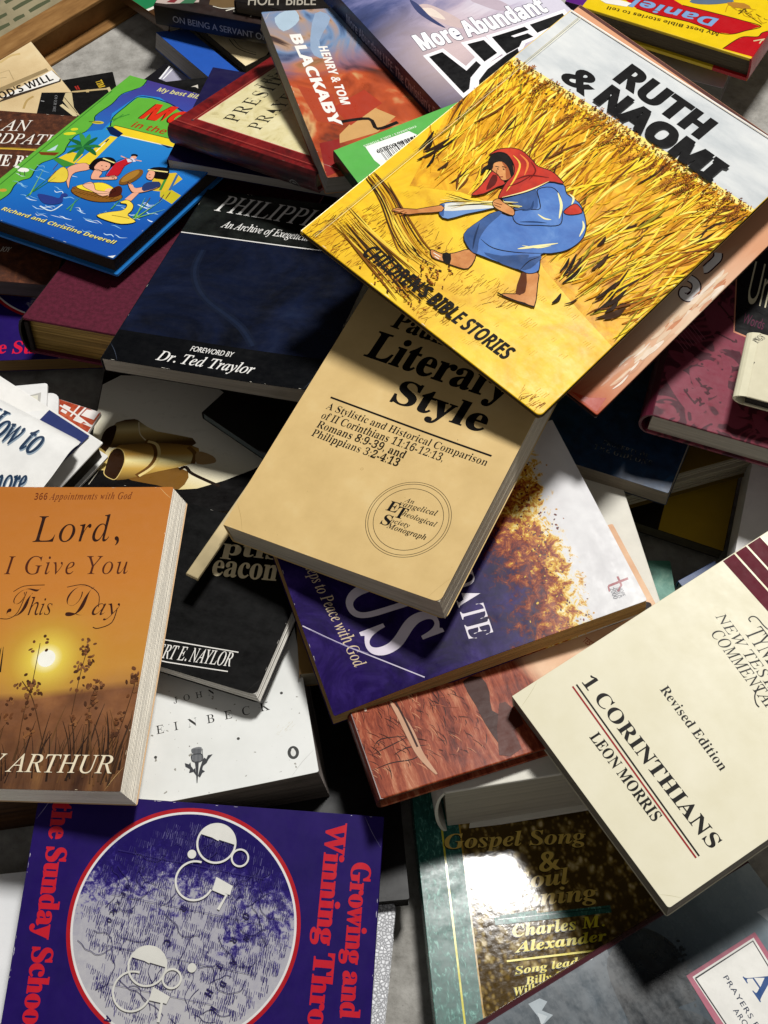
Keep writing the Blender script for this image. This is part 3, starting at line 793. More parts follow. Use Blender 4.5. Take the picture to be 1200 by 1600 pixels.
# ---- the purple book with a globe: two copies
def globe_cover(B, C, Rr, detail=True):
    """the ringed map of the purple book; C centre, Rr radius in mm; reading direction along x"""
    t = NT('map_halftone', 0.42, 0.15)
    g = t.grad((C[0] - Rr * 0.95, C[1] + Rr * 0.1), (C[0] + Rr * 0.75, C[1] - Rr * 0.15))
    n1 = t.noise(210, 6, 0.8, 0.3); n2 = t.noise(30, 4, 0.6, 0.4)
    f = t.math('ADD', t.math('MULTIPLY', t.math('SUBTRACT', n1, 0.5), 1.1), t.math('ADD', g, t.math('MULTIPLY', t.math('SUBTRACT', n2, 0.5), 0.9)))
    t.base(t.ramp(f, [(0.20, '#1c0f58'), (0.34, '#2a1d70'), (0.42, '#6a6498'), (0.48, '#a8a6b2'), (0.95, '#bebcbf')])); t.scuff(0.35)
    A = B.art
    A.ell(C, Rr, Rr, '#b3101e', n=140); A.ell(C, Rr * 0.965, Rr * 0.965, '#e9e6e4', n=140); A.ell(C, Rr * 0.945, Rr * 0.945, t.m, n=140)
    rr = Rr * 0.93
    def inside(x, y): return (x - C[0]) ** 2 + (y - C[1]) ** 2 < (rr * 0.98) ** 2
    for k in range(700 if detail else 50):        # map lettering: bundles of short strokes
        a = random.uniform(0, 2 * PI); d = rr * math.sqrt(random.random()) * 0.95
        x, y = C[0] + d * math.cos(a), C[1] + d * math.sin(a)
        for j in range(random.randint(2, 6)):
            p = (x + j * 0.3 - 0.4, y + j * 1.05); L = random.uniform(1.4, 4.5); s = random.uniform(-0.25, 0.05)
            q = (p[0] + L, p[1] + s * L)
            if inside(*p) and inside(*q): A.line([p, q], random.uniform(0.22, 0.42), random.choice(['#3a3170', '#2a1f66', '#2e2763', '#5a5488']), sm=0)
    for k in range(40 if detail else 6):          # coast and border lines
        a = random.uniform(0, 2 * PI); d = rr * math.sqrt(random.random()) * 0.9
        P = [(C[0] + d * math.cos(a), C[1] + d * math.sin(a))]; th = random.uniform(0, 6.3)
        for j in range(random.randint(4, 10)):
            th += random.uniform(-0.8, 0.8); P.append((P[-1][0] + 3.2 * math.cos(th), P[-1][1] + 3.2 * math.sin(th)))
        P = [p for p in P if inside(*p)]
        if len(P) > 2: A.line(P, 0.3, '#2a2160')
    if detail:
        for s_ in (-0.55, -0.15, 0.3, 0.62):
            pts = [(C[0] + s_ * rr + u * rr * 0.12, C[1] + u * rr) for u in (-0.7, -0.35, 0, 0.35, 0.7)]
            A.line([p for p in pts if inside(*p)], 0.22, '#3a3270')

pb = NT('purple_cover', 0.42, 0.15); pb.base(pb.ramp(pb.noise(50, 4, 0.6), [(0.3, '#1b0a54'), (0.7, '#240f60')])); pb.scuff(0.42)
PURPLE = pb.m
B = Book('purple2', 'paperback_book', 'second purple paperback with red letters and part of a globe, below the maroon cloth book', PURPLE, pages='#8a6a3c')
W_, H_ = B.w * 1000, B.h * 1000
globe_cover(B, (70.6, 104), 68, False)
B.art.text('SB', 'the Sunday School', [(25.5, 6.9), (44.3, 6.1), (26.4, 18.6)], '#d5123a', fit=(2, 5), dx=3, dy=2)
B.wear(8)
B.make()

mc = NT('maroon_cloth', 0.75, 0.2)
mc.base(mc.ramp(mc.noise(300, 3, 0.6), [(0.35, '#471021'), (0.65, '#5a182d')])); mc.bump(mc.noise(900, 2, 0.5), 0.5, 0.0006)
gp = NT('gilt_edges', 0.38, 0.5); gp.p.inputs['Metallic'].default_value = 0.55
gp.base(gp.ramp(gp.noise(1, 4, 0.7, vec=gp.map((6, 6, 700))), [(0.32, '#3c2c10'), (0.5, '#82652c'), (0.66, '#b0904c'), (0.8, '#e6d8b0')])); gp.bump(gp.noise(1, 3, 0.6, vec=gp.map((5, 5, 900))), 0.6, 0.0008)
B = Book('maroon', 'hardcover_book', 'thick maroon cloth hardcover with gilt page edges, under the dark navy paperback', mc.m, hard=True, spinemat='#120c0c', pages=gp.m, corner=0.003, cat='book')
B.art.poly([(0.4, 0.4), (8, 0.4), (7, 226), (0.4, 226)], mc.m)
B.make()
bm = bmesh.new()
for i in range(26):
    q = i / 26
    slab(bm, [(0.0012, -0.0006), (0.0042, -0.0006), (0.0042, 0.0022), (0.0012, 0.0022)], -B.t + 0.003 + (B.t - 0.006) * q, -B.t + 0.003 + (B.t - 0.006) * (q + 0.7 / 26), 0, 0.0002)
B.part('headband', bm, [ink('#241a18', 0.7)], parent=None)

B = Book('bluepage', 'paperback_book', 'navy covered paperback with pale page edges, under the red bordered hardcover', '#17123f', pages='#a9a29a')
B.make()

# ---- the children's picture book with the basket in the river
B = Book('moses', 'picture_book', 'green and blue children\'s picture book with a baby in a basket on a river', '#1c5fb4', hard=True, spinemat='#5fa040', pages='#332a22', rough=0.22, back='#2270b8', board=0.002)
A = B.art
t = gradmat('river_blue', [(0.0, '#1b4fa6'), (0.5, '#1f6fc0'), (1.0, '#2a86cc')], [(99.5, 12.9)][0], [(43.8, 122.9)][0], 0.22, (20, 0.02))
A.full(t.m, 0.2)
GRN = '#62b03c'
A.poly([(6.2, -18.8), (18.8, 19.5), (19.7, 29.3), (16.2, 39.0), (16.5, 46.0), (20.5, 52.5), (16.9, 62.4), (15.8, 71.3), (20.7, 80.7), (21.9, 90.8), (18.5, 98.9), (15.7, 112.4), (19.5, 121.6), (16.6, 135.4), (12.0, 143.4), (13.5, 162.3), (11.7, 177.3), (16.9, 187.7), (19.7, 197.0), (11.8, 220.9), (-13.0, 209.8), (-11.0, 54.1), (-7.7, 5.2)], GRN, 3)
A.line([(18.8, 19.5), (19.7, 29.3), (16.2, 39.0), (16.5, 46.0), (20.5, 52.5), (16.9, 62.4), (15.8, 71.3), (20.7, 80.7), (21.9, 90.8), (18.5, 98.9), (15.7, 112.4), (19.5, 121.6), (16.6, 135.4), (12.0, 143.4), (13.5, 162.3), (11.7, 177.3), (16.9, 187.7), (19.7, 197.0), (11.8, 220.9)], 0.9, '#0d1420')
t = gradmat('river_violet', [(0.0, '#2468b8'), (0.6, '#3a4aa0'), (1.0, '#443a86')], [(25.1, 126.6)][0], [(16.7, 201.1)][0], 0.22, (20, 0.02))
A.poly([(19.8, 121.2), (17.4, 134.4), (12.6, 143.2), (14.0, 162.0), (12.3, 177.0), (17.4, 187.4), (20.6, 196.9), (11.8, 220.9), (109.6, 203.7), (112.6, 154.7), (62.8, 179.6), (43.5, 186.5), (28.1, 183.5), (25.3, 180.8), (22.3, 150.8), (28.4, 140.8), (29.7, 128.8)], t.m)
A.poly([(32.1, 129.9), (30.3, 140.4), (25.8, 147.2), (26.7, 178.8), (38.3, 182.8), (56.4, 181.9), (77.9, 173.7), (107.4, 162.2), (111.5, 134.9), (97.1, 140.3)], GRN, 0)
A.line([(32.7, 135.2), (26.6, 146.3), (26.0, 162.8), (26.7, 179.3), (38.0, 183.2), (56.1, 182.3), (74.0, 177.0), (89.0, 171.2)], 0.9, '#0d1420')
A.poly([(36.3, 130.6), (35.5, 137.7), (97.0, 141.4), (99.4, 132.9), (38.4, 127.8)], '#efcf2c'); A.line([(38.7, 127.5), (99.6, 132.5)], 1.0, '#f6f0d0', sm=0); A.line([(34.8, 137.7), (97.2, 141.3)], 0.6, '#0d1420', sm=0)
A.poly([(83.6, 131.6), (96.7, 132.3), (92.6, 129.7)], '#0f1f44'); A.poly([(30.9, 132.4), (33.9, 135.7), (48.4, 131.2), (48.1, 125.4), (39.8, 126.0)], '#10204c')
A.poly([(41.2, 124.2), (47.5, 125.1), (51.1, 85.4), (39.6, 82.4)], '#eace34'); A.line([(43.6, 113.0), (42.8, 120.0)], 1.4, '#10204c'); A.line([(44.7, 101.5), (43.3, 115.3)], 1.0, '#f6f0d0')
A.poly([(22.1, 79.0), (26.5, 93.0), (37.7, 94.6), (39.8, 80.2)], '#e6c832'); A.poly([(20.2, 79.3), (22.2, 82.6), (42.1, 81.2), (35.1, 74.4)], '#3f8a34')
for dx_, dy_ in ((-90, -50), (-110, 0), (-100, 40), (-60, 90), (-20, -90), (40, -80), (90, -60), (110, 0), (80, 50), (-40, 70)):
    q = [(31.4, 102.5), (42.9, 107.8), (17.2, 120.5)]; e = ((q[1][0] - q[0][0]) / 100, (q[1][1] - q[0][1]) / 100); u = ((q[0][0] - q[2][0]) / 100, (q[0][1] - q[2][1]) / 100)
    A.line([q[0], (q[0][0] + e[0] * dx_ * .5 + u[0] * dy_ * .5 , q[0][1] + e[1] * dx_ * .5 + u[1] * (dy_ * .5) + 1.5), (q[0][0] + e[0] * dx_ + u[0] * dy_, q[0][1] + e[1] * dx_ + u[1] * dy_)], 4.2, random.choice(['#2c7a3e', '#3f9440', '#1f6434']), 2)
SKIN = '#e8a88a'; BLK = '#100c10'
A.poly([(121.6, 79.6), (125.7, 86.0), (140.9, 82.0), (139.8, 70.5), (125.2, 74.6)], '#c6b82c'); A.poly([(103.6, 96.0), (117.9, 105.0), (127.2, 100.2), (124.9, 81.1), (113.8, 78.1)], '#d8b830'); A.line([(113.6, 100.7), (120.4, 81.2)], 2, '#3d8a3c'); A.line([(120.2, 103.8), (126.9, 84.3)], 2, '#3d6a9c')
# water wiggles
for k in range(62):
    q = [(12.3, 41.7), (134.6, 42.3), (44.4, 16.6), (29.3, 68.2)]
    u = random.random(); v_ = random.random()
    x0 = q[0][0] + (q[1][0] - q[0][0]) * u + random.uniform(-22, 22); y0 = q[0][1] + (q[1][1] - q[0][1]) * u + random.uniform(-26, 26)
    A.line([(x0, y0), (x0 + 3, y0 + random.uniform(-1.5, 1.5)), (x0 + 6, y0 + random.uniform(-1.5, 1.5)), (x0 + random.uniform(8, 12), y0 + random.uniform(-2, 2))], random.uniform(0.5, 1.1), random.choice(['#dfeef6', '#bcdcf0', '#7fb8e0']), 2)
A.poly([(71.6, 78.7), (67.8, 95.6), (71.7, 104.5), (78.9, 103.1), (77.2, 95.2), (80.5, 82.9)], '#c01f2a'); A.ell([(75.0, 110.3)][0], 3, 2, BLK); A.ell([(76.1, 107.7)][0], 2.4, 2.2, SKIN); A.poly([(72.4, 103.6), (75.6, 107.4), (81.1, 104.1), (76.1, 100.6)], '#d8d0e0'); A.line([(73.5, 104.1), (65.8, 105.3)], 1.0, SKIN); A.line([(79.2, 105.6), (84.8, 106.3)], 1.0, SKIN)
A.poly([(38.9, 72.7), (41.0, 80.7), (47.8, 85.7), (55.2, 80.3), (47.8, 72.2), (49.8, 63.9), (56.6, 53.5), (48.3, 60.9)], SKIN, 3); A.outline([(38.9, 72.7), (41.0, 80.7), (47.8, 85.7), (55.2, 80.3), (47.8, 72.2), (49.8, 63.9), (56.6, 53.5), (48.3, 60.9)], 0.4, BLK, 3)
A.poly([(35.5, 54.9), (33.5, 72.5), (39.4, 72.9), (46.8, 64.8), (48.0, 58.5), (40.2, 54.8)], '#e3c944', 3); A.outline([(35.5, 54.9), (33.5, 72.5), (39.4, 72.9), (46.8, 64.8), (48.0, 58.5), (40.2, 54.8)], 0.4, BLK, 3)
A.poly([(53.3, 81.7), (50.4, 92.2), (55.2, 98.0), (61.3, 100.1), (67.0, 97.6), (68.6, 93.6), (68.4, 88.8), (65.5, 82.8), (61.0, 80.7)], BLK, 3)
A.poly([(56.5, 84.4), (56.3, 92.6), (65.1, 93.1), (68.6, 86.6), (65.7, 82.4), (60.3, 81.5)], SKIN, 3); A.line([(55.6, 96.5), (68.1, 95.2)], 1.3, '#f0e090')
A.poly([(60.8, 76.0), (59.6, 82.4), (66.8, 81.1), (68.5, 75.0), (71.8, 76.5), (78.3, 81.9), (82.1, 77.9), (68.2, 71.4), (64.2, 70.7)], SKIN, 3)
A.poly([(59.6, 52.6), (60.2, 58.5), (71.0, 60.2), (81.0, 62.7), (94.5, 64.6), (100.3, 61.8), (98.6, 55.4), (88.3, 49.5), (77.8, 47.8), (66.3, 49.0)], '#8a5a20', 3); A.outline([(59.6, 52.6), (60.2, 58.5), (71.0, 60.2), (81.0, 62.7), (94.5, 64.6), (100.3, 61.8), (98.6, 55.4), (88.3, 49.5), (77.8, 47.8), (66.3, 49.0)], 0.5, BLK, 3)
for i in range(12): q = [(62.6, 51.8), (99.5, 58.0)]; x0 = q[0][0] + (q[1][0] - q[0][0]) * i / 12; y0 = q[0][1] + (q[1][1] - q[0][1]) * i / 12; A.line([(x0, y0 - 1.5), (x0 + 2, y0 + 1.6)], 0.5, '#4a2c0c')
A.poly([(60.2, 58.5), (67.1, 65.2), (75.3, 70.2), (85.1, 69.1), (91.1, 65.2), (84.2, 58.6), (73.5, 56.9), (65.0, 56.3)], '#f0d838', 3)
A.poly([(63.3, 62.3), (66.9, 67.3), (71.7, 65.1), (76.6, 60.6), (83.4, 61.6), (90.1, 62.5), (86.1, 56.2), (75.7, 58.0), (67.0, 59.5)], '#f0b898', 3); A.ell([(88.4, 62.8)][0], 5.5, 3.8, '#f0b898', -0.5); A.poly([(90.5, 58.2), (87.0, 66.6), (89.4, 72.3), (94.1, 70.0), (97.4, 63.7), (94.4, 58.9)], '#4a1c12', 3)
A.ell([(90.7, 85.4)][0], 6.0, 11.5, '#7a5220', -0.15); A.ell([(89.5, 86.0)][0], 3.6, 9.0, '#a8782e', -0.15)
A.poly([(97.8, 97.9), (98.6, 102.9), (106.4, 106.6), (112.2, 104.6), (116.7, 95.3), (111.8, 93.0), (105.6, 92.4)], BLK, 2); A.poly([(100.5, 91.1), (98.3, 98.2), (103.5, 98.3), (107.5, 89.8), (104.2, 88.3)], SKIN, 2); A.line([(96.6, 98.5), (112.3, 102.4)], 1.4, '#f0e090', sm=0)
A.poly([(92.3, 79.3), (98.1, 77.5), (102.8, 75.2), (110.2, 83.1), (113.2, 89.1), (117.9, 84.6), (112.9, 75.5), (105.4, 69.7), (98.4, 73.1)], SKIN, 3); A.outline([(92.3, 79.3), (98.1, 77.5), (102.8, 75.2), (110.2, 83.1), (113.2, 89.1), (117.9, 84.6), (112.9, 75.5), (105.4, 69.7), (98.4, 73.1)], 0.4, BLK, 3); A.poly([(105.9, 78.9), (106.1, 84.6), (113.2, 89.1), (117.9, 84.6), (110.7, 74.4)], '#2a3a6a', 2)
A.poly([(103.8, 60.1), (104.3, 69.2), (108.7, 71.2), (109.4, 60.5)], SKIN)
A.poly([(97.3, 35.2), (102.9, 42.2), (110.2, 47.8), (111.0, 52.5), (108.6, 55.8), (104.7, 55.0), (103.0, 56.4), (106.6, 60.3), (114.0, 57.2), (117.2, 51.1), (118.1, 45.1), (128.1, 41.3), (120.4, 34.5), (106.8, 33.3)], '#efd24a', 3); A.outline([(97.3, 35.2), (102.9, 42.2), (110.2, 47.8), (111.0, 52.5), (108.6, 55.8), (104.7, 55.0), (103.0, 56.4), (106.6, 60.3), (114.0, 57.2), (117.2, 51.1), (118.1, 45.1), (128.1, 41.3), (120.4, 34.5), (106.8, 33.3)], 0.5, BLK, 3); A.line([(107.4, 40.0), (115.0, 41.5), (121.5, 42.4)], 0.5, '#6a4a10')
A.poly([(40.4, 36.9), (42.5, 39.0), (52.2, 40.2), (57.9, 40.6), (56.3, 45.4), (58.4, 47.5), (62.0, 45.9), (60.0, 42.7), (63.3, 37.7), (59.8, 32.7), (50.9, 30.7)], '#2b3c86', 3); A.line([(51.3, 26.5), (62.8, 25.4), (65.3, 35.3)], 1.2, '#cfe4f2')
for (a0, a1) in (((170, 470), (330, 330)), ((190, 460), (270, 300)), ((210, 440), (350, 350)), ((420, 550), (510, 470)), ((440, 560), (480, 480)), ((690, 550), (760, 480)), ((820, 600), (930, 490)), ((830, 610), (900, 480)), ((840, 600), (1010, 490)), ((850, 600), (1020, 550))):
    q = [(-53.3, 103.2), (-41.4, 108.7), (-37.8, 85.2), (61.7, 60.4)]
    def loc_(X, Y):
        c0 = [(61.7, 60.4), (72.8, 65.6), (74.7, 44.1)]
        return (c0[0][0] + (c0[1][0] - c0[0][0]) * (X - 500) / 100 + (c0[2][0] - c0[0][0]) * (Y - 400) / 100, c0[0][1] + (c0[1][1] - c0[0][1]) * (X - 500) / 100 + (c0[2][1] - c0[0][1]) * (Y - 400) / 100)
    A.line([loc_(*a0), loc_(*a1)], 1.1, random.choice(['#4fa04a', '#2f7f3c', '#79b84a']), 1)
for X, Y in ((345, 280), (330, 330), (915, 500), (1000, 480), (1040, 465)): A.line([loc_(X - 15, Y + 20), loc_(X + 18, Y - 22)], 2.0, '#6a2a3c', 2)
A.ell(loc_(435, 55), 5, 2.2, '#d8d82e', 0.5); A.ell(loc_(465, 25), 3, 2.0, '#d8d82e', 0.5); A.poly([loc_(230, 180), loc_(370, 185), loc_(340, 205), loc_(250, 200)], '#7a3a1c'); A.poly([loc_(285, 175), loc_(360, 130), loc_(340, 170)], '#bcd8de'); A.ell(loc_(140, 300), 5, 2.8, '#f2f0ea', 0.2); A.ell(loc_(100, 280), 2, 1.6, '#f2f0ea')
for X in (120, 150): A.line([loc_(X, 310), loc_(X + 2, 340)], 0.5, '#3a3a3a')
A.ell(loc_(620, -22), 5, 2.2, '#c8b83a', 0.3); A.line([loc_(560, -30), loc_(640, -20)], 0.7, '#4a3a10'); A.ell(loc_(20, 430), 3, 2, '#c89a3a', 0.3); A.line([loc_(700, -35), loc_(770, -60), loc_(830, -80)], 1.2, '#3e8a34'); A.line([loc_(720, -30), loc_(790, -80)], 1.0, '#3e8a34')
for P in ([(56.5, 84.4), (56.3, 92.6), (65.1, 93.1), (68.6, 86.6), (65.7, 82.4), (60.3, 81.5)], [(100.5, 91.1), (98.3, 98.2), (103.5, 98.3), (107.5, 89.8), (104.2, 88.3)], [(60.8, 76.0), (59.6, 82.4), (66.8, 81.1), (68.5, 75.0), (71.8, 76.5), (78.3, 81.9), (82.1, 77.9), (68.2, 71.4), (64.2, 70.7)], [(63.3, 62.3), (66.9, 67.3), (71.7, 65.1), (76.6, 60.6), (83.4, 61.6), (90.1, 62.5), (86.1, 56.2), (75.7, 58.0), (67.0, 59.5)], [(60.2, 58.5), (67.1, 65.2), (75.3, 70.2), (85.1, 69.1), (91.1, 65.2), (84.2, 58.6), (73.5, 56.9), (65.0, 56.3)], [(71.6, 78.7), (67.8, 95.6), (71.7, 104.5), (78.9, 103.1), (77.2, 95.2), (80.5, 82.9)]):
    A.outline(P, 0.35, BLK, 3)
for X, Y in ((640, 275), (668, 280), (938, 335), (690, 440)): A.ell(loc_(X, Y), 0.55, 0.4, BLK)
for X, Y in ((645, 297), (935, 352)): A.line([loc_(X - 6, Y), loc_(X + 8, Y + 2)], 0.5, '#a02a22', sm=0)
for X, Y in ((700, 345), (712, 350), (455, 410), (465, 415), (785, 380), (800, 385)): A.line([loc_(X, Y), loc_(X + 8, Y + 12)], 0.4, '#8a4a34', sm=0)
A.text('NB', 'Richard and Christine Deverell', [(26.9, 10.6), (129.7, 13.3), (24.8, 14.4)], '#ece07a', sh=0.1, shadow=(0.5, -0.4, '#1a2a3a'))
A.text('NB', 'Moses', [(44.6, 154.6), (82.3, 161.3), (45.8, 176.8)], '#d8321c', fit=(0, 2), sh=0.25, dx=5, dy=5, shadow=(-0.9, -0.7, '#3a0f10'))
A.text('NB', 'in the river', [(46.8, 141.4), (78.6, 143.9), (43.9, 148.9)], '#a8431e', fit=(0, 6), sh=0.1, dx=1)
A.text('NB', 'My best Bible words', [(34.3, 193.3), (54.5, 195.5), (33.1, 198.8)], '#d6d08a', fit=(0, 5), sh=0.1)
A.line([(6.2, -1.4), (1.4, 178.0)], 0.9, '#3f8030', sm=0)
B.wear(10, '#d9dccb')
B.art.poly([(B.w * 1000 - 5, 0.4), (B.w * 1000 - 0.4, 0.4), (B.w * 1000 - 0.4, 4), (B.w * 1000 - 2, 2.5)], '#e8ecea')
B.make()

# ---- red bordered hardcover
rl = mottle('red_marble_leather', [(0.3, '#3c0c0e'), (0.5, '#6e1518'), (0.72, '#8d2622')], 34, 0.3, 7, 1.5)
B = Book('president', 'hardcover_book', 'dark red bordered hardcover with a parchment panel and black capitals', rl.m, hard=True, spinemat=mottle('red_spine', [(0.35, '#1c0708'), (0.6, '#4a1012'), (0.75, '#7c1d1c')], 50, 0.35, 7, 1.0).m, pages='#8d8064', rough=0.3)
pm = mottle('parchment_map', [(0.3, '#a99b6c'), (0.42, '#d3c795'), (0.6, '#ddd3a8'), (0.8, '#e6dfba')], 45, 0.35, 7, 1.8)
A = B.art; W, H = B.w * 1000, B.h * 1000
q = [(15.6, 123.5), (85.0, 125.9)] + [(8.2, 11.3)]
x0, y1 = q[0]; y0 = q[2][1]
A.poly([(x0 - 1.5, y0 - 1.5), (W, y0 - 1.5), (W, y1 + 1.5), (x0 - 1.5, y1 + 1.5)], '#b0453a'); A.poly([(x0 - 0.7, y0 - 0.7), (W, y0 - 0.7), (W, y1 + 0.7), (x0 - 0.7, y1 + 0.7)], '#d8cfae'); A.poly([(x0, y0), (W, y0), (W, y1), (x0, y1)], pm.m)
A.ell((x0 - 3.5, y1 + 3.0), 1.2, 1.2, '#2a3038'); A.line([(x0 - 3.5, y1 + 3), (W, y1 + 3)], 0.5, '#c26a58', sm=0); A.line([(4.5, 1), (4.5, H - 1)], 0.6, '#3a0a0c', sm=0); A.line([(6.2, 1), (6.2, H - 1)], 0.5, '#a84a40', sm=0)
A.text('SB', 'PRESIDENTIAL', [(24.6, 94.7), (95.1, 104.1), (30.1, 108.1)], '#23201a', fit=(0, 6), dx=-8, sp=30)
A.text('SB', 'PRAYERS', [(24.3, 72.4), (68.1, 78.7), (30.2, 84.6)], '#23201a', fit=(0, 4), dx=-8, sp=30)
A.text('SB', 'THE', [(75.1, 111.2), (97.3, 112.9), (80.8, 119.8)], '#5a5240', dx=-8, sp=60)
B.spart = Art(B.h, B.t, 0.35)
q = [(20.0, 2.4)][0]
B.spart.ell(q, 4.2, 4.2, '#9a9894', n=28); B.spart.ell(q, 3.6, 3.6, '#3a3432', n=28); B.spart.poly([(q[0] - 1.5, q[1] - 1.6), (q[0] + 1.5, q[1] - 1.6), (q[0] + 2.0, q[1] + 1), (q[0], q[1] + 2.4), (q[0] - 2, q[1] + 1)], '#b8b6b0')
B.wear(8, '#8a5a50')
B.make()

# ---- dark navy paperback
ph = NT('navy_cloud', 0.3)
f_ = ph.noise(11, 5, 0.6, 1.2)
ph.base(ph.ramp(f_, [(0.35, '#070a14'), (0.55, '#101830'), (0.72, '#1d2740'), (0.85, '#2a3450')])); ph.scuff(0.3)
B = Book('phil', 'paperback_book', 'dark navy paperback with white italic lettering and a white rule', '#08090c', pages='#a29a8e', rough=0.28)
A = B.art; W, H = B.w * 1000, B.h * 1000
q = [(6.0, 137.6)][0]; q2 = [(1.4, 29.4)][0]
A.poly([(0.2, q2[1]), (W - 0.2, q2[1]), (W - 0.2, q[1]), (0.2, q[1])], ph.m)
A.poly([(0.2, q[1]), (W - 0.2, q[1]), (W - 0.2, H - 0.3), (0.2, H - 0.3)], mottle('black_green_mottle', [(0.35, '#050606'), (0.6, '#171b18'), (0.8, '#252b26')], 50, 0.3).m)
A.line([(0.4, q[1]), (W - 0.4, q[1])], 1.0, '#e6e4e0', sm=0)
A.line([(24.1, 121.4), (26.3, 101.3), (35.4, 83.3), (49.5, 69.3), (67.0, 58.8), (82.5, 48.3), (96.3, 33.1)], 6, '#131a2c'); A.line([(24.1, 121.4), (26.3, 101.3), (35.4, 83.3), (49.5, 69.3), (67.0, 58.8), (82.5, 48.3), (96.3, 33.1)], 2.4, '#182136')
A.text('SI', 'PHILIPPIANS', [(15.5, 166.7), (63.4, 164.0), (12.2, 186.1)], '#eceae6', fit=(0, 5), dx=2)
A.text('SI', 'An Archive of Exegetical Studies', [(27.7, 148.9), (94.2, 145.9), (27.6, 156.6)], '#e6e4e0', fit=(0, 23), dx=3, dy=2)
A.text('NR', 'FOREWORD BY', [(55.9, 19.8), (86.3, 19.8), (55.5, 24.6)], '#e6e4e0', sh=0.12, dx=4)
A.text('SI', 'Dr. Ted Traylor', [(37.4, 6.8), (105.4, 7.1), (36.0, 15.8)], '#eceae6', dx=3, dy=2)
B.wear(20); B.creases(2, '#4a5262', 'CA')
B.bow(0.002)
B.make()

# ---- abstract jacket with white names
bk = NT('abstract_paint', 0.35)
fx = bk.noise(15, 3, 0.5, 2.2)
g0 = [(3.7, 20.0)][0]; g1 = [(148.8, 35.0)][0]
gg = bk.grad(g0, g1)
ca = bk.ramp(fx, [(0.3, '#2c3f66'), (0.42, '#6d86a8'), (0.55, '#a98a74'), (0.62, '#3d2c28'), (0.8, '#7d8ea6')])
cb = bk.ramp(fx, [(0.3, '#2a2420'), (0.42, '#8d3a20'), (0.55, '#b5502c'), (0.66, '#c79a66'), (0.8, '#6a2018')])
bk.base(bk.mix(bk.rng(gg, 0.3, 0.55), ca, cb)); bk.scuff(0.3)
B = Book('blackaby', 'paperback_book', 'paperback with an abstract blue and orange cover and white stacked capitals', bk.m, pages='#9c978f', spine='T', rough=0.3)
A = B.art
A.poly([(89.7, 4.8), (102.6, 28.1), (137.7, 25.0), (130.8, 8.8)], '#a9442a', 0); A.poly([(147.0, 20.8), (118.1, 50.6), (132.7, 66.5), (148.0, 48.5), (156.4, 18.1)], '#c99c62'); A.poly([(117.5, 24.0), (100.2, 52.5), (116.8, 61.2), (138.5, 31.4)], '#a83a26'); A.poly([(154.6, 4.1), (151.7, 19.4), (184.1, 12.0), (189.4, -0.6)], '#8a2320'); A.poly([(5.6, 40.7), (12.3, 51.2), (39.1, 35.2), (60.8, 32.8), (49.2, 25.6)], '#8ea2bc', 3); A.poly([(8.3, 8.4), (-1.6, 24.9), (12.9, 26.4), (25.5, 11.0)], '#a8bccc', 3); A.line([(133.9, 24.4), (132.8, 46.3), (144.4, 49.5), (139.0, 66.3)], 3, '#1c1614')
A.text('NB', 'BLACKABY', [(28.7, 14.5), (136.8, 17.4), (23.9, 22.7)], '#ece8e2', dx=9, dy=6)
A.text('NB', 'HENRY & TOM', [(45.7, 32.5), (115.8, 31.1), (43.6, 39.2)], '#ece8e2', dx=5, dy=4)
B.wear(22, '#c9c2b6'); B.creases(2, '#c9c2b6', 'AC')
B.make()

# ---- blue sky book with the huge black word
sk = NT('mountain_sky', 0.3)
n_ = sk.noise(1, 6, 0.6, 1.0, vec=sk.map((16, 40, 20), rot=(0, 0, -0.6)))
p0 = [(11.9, 63.1)][0]; p1 = [(101.8, 81.3)][0]
gb = sk.grad(p0, p1)
hp = [(41.9, 59.6)][0]
sk.base(sk.mix(sk.rng(sk.radial(hp, 70), 0.1, 1.0, 0.8, 0.0), sk.ramp(sk.math('ADD', sk.math('MULTIPLY', gb, 0.45), sk.math('MULTIPLY', n_, 0.75)), [(0.28, '#2b3357'), (0.45, '#454d78'), (0.58, '#70719a'), (0.68, '#a99db4'), (0.8, '#c9c4d2')]), '#d8c0bc')); sk.scuff(0.3)
hp = [(41.1, 58.3)][0]
B = Book('moreab', 'paperback_book', 'dusky blue paperback with a mountain sky and huge black slanted letters', sk.m, pages='#8d8672', spinemat='#252a44', rough=0.3)
A = B.art
A.poly([(42.6, 116.0), (53.3, 115.4), (63.3, 92.6), (64.3, 77.2), (54.6, 84.8), (47.3, 100.2)], '#c8b2b0', 4); A.poly([(43.5, 113.6), (53.4, 109.7), (55.3, 93.6), (47.2, 103.9)], '#e2d2c6', 4); A.poly([(83.9, 103.2), (100.1, 93.7), (104.5, 77.8), (94.6, 81.8), (87.4, 93.5)], '#b8a8b4', 4); A.poly([(44.2, 126.4), (47.0, 119.1), (47.3, 102.1), (50.2, 85.6), (45.7, 93.7), (41.8, 110.9)], '#3a426a', 4)
WH = '#f2eef2'
def slab_letters(A, polys, grow, c):
    for p in polys:
        l = p if area(p) > 0 else p[::-1]
        A.poly(fatten(l, grow, grow), c)
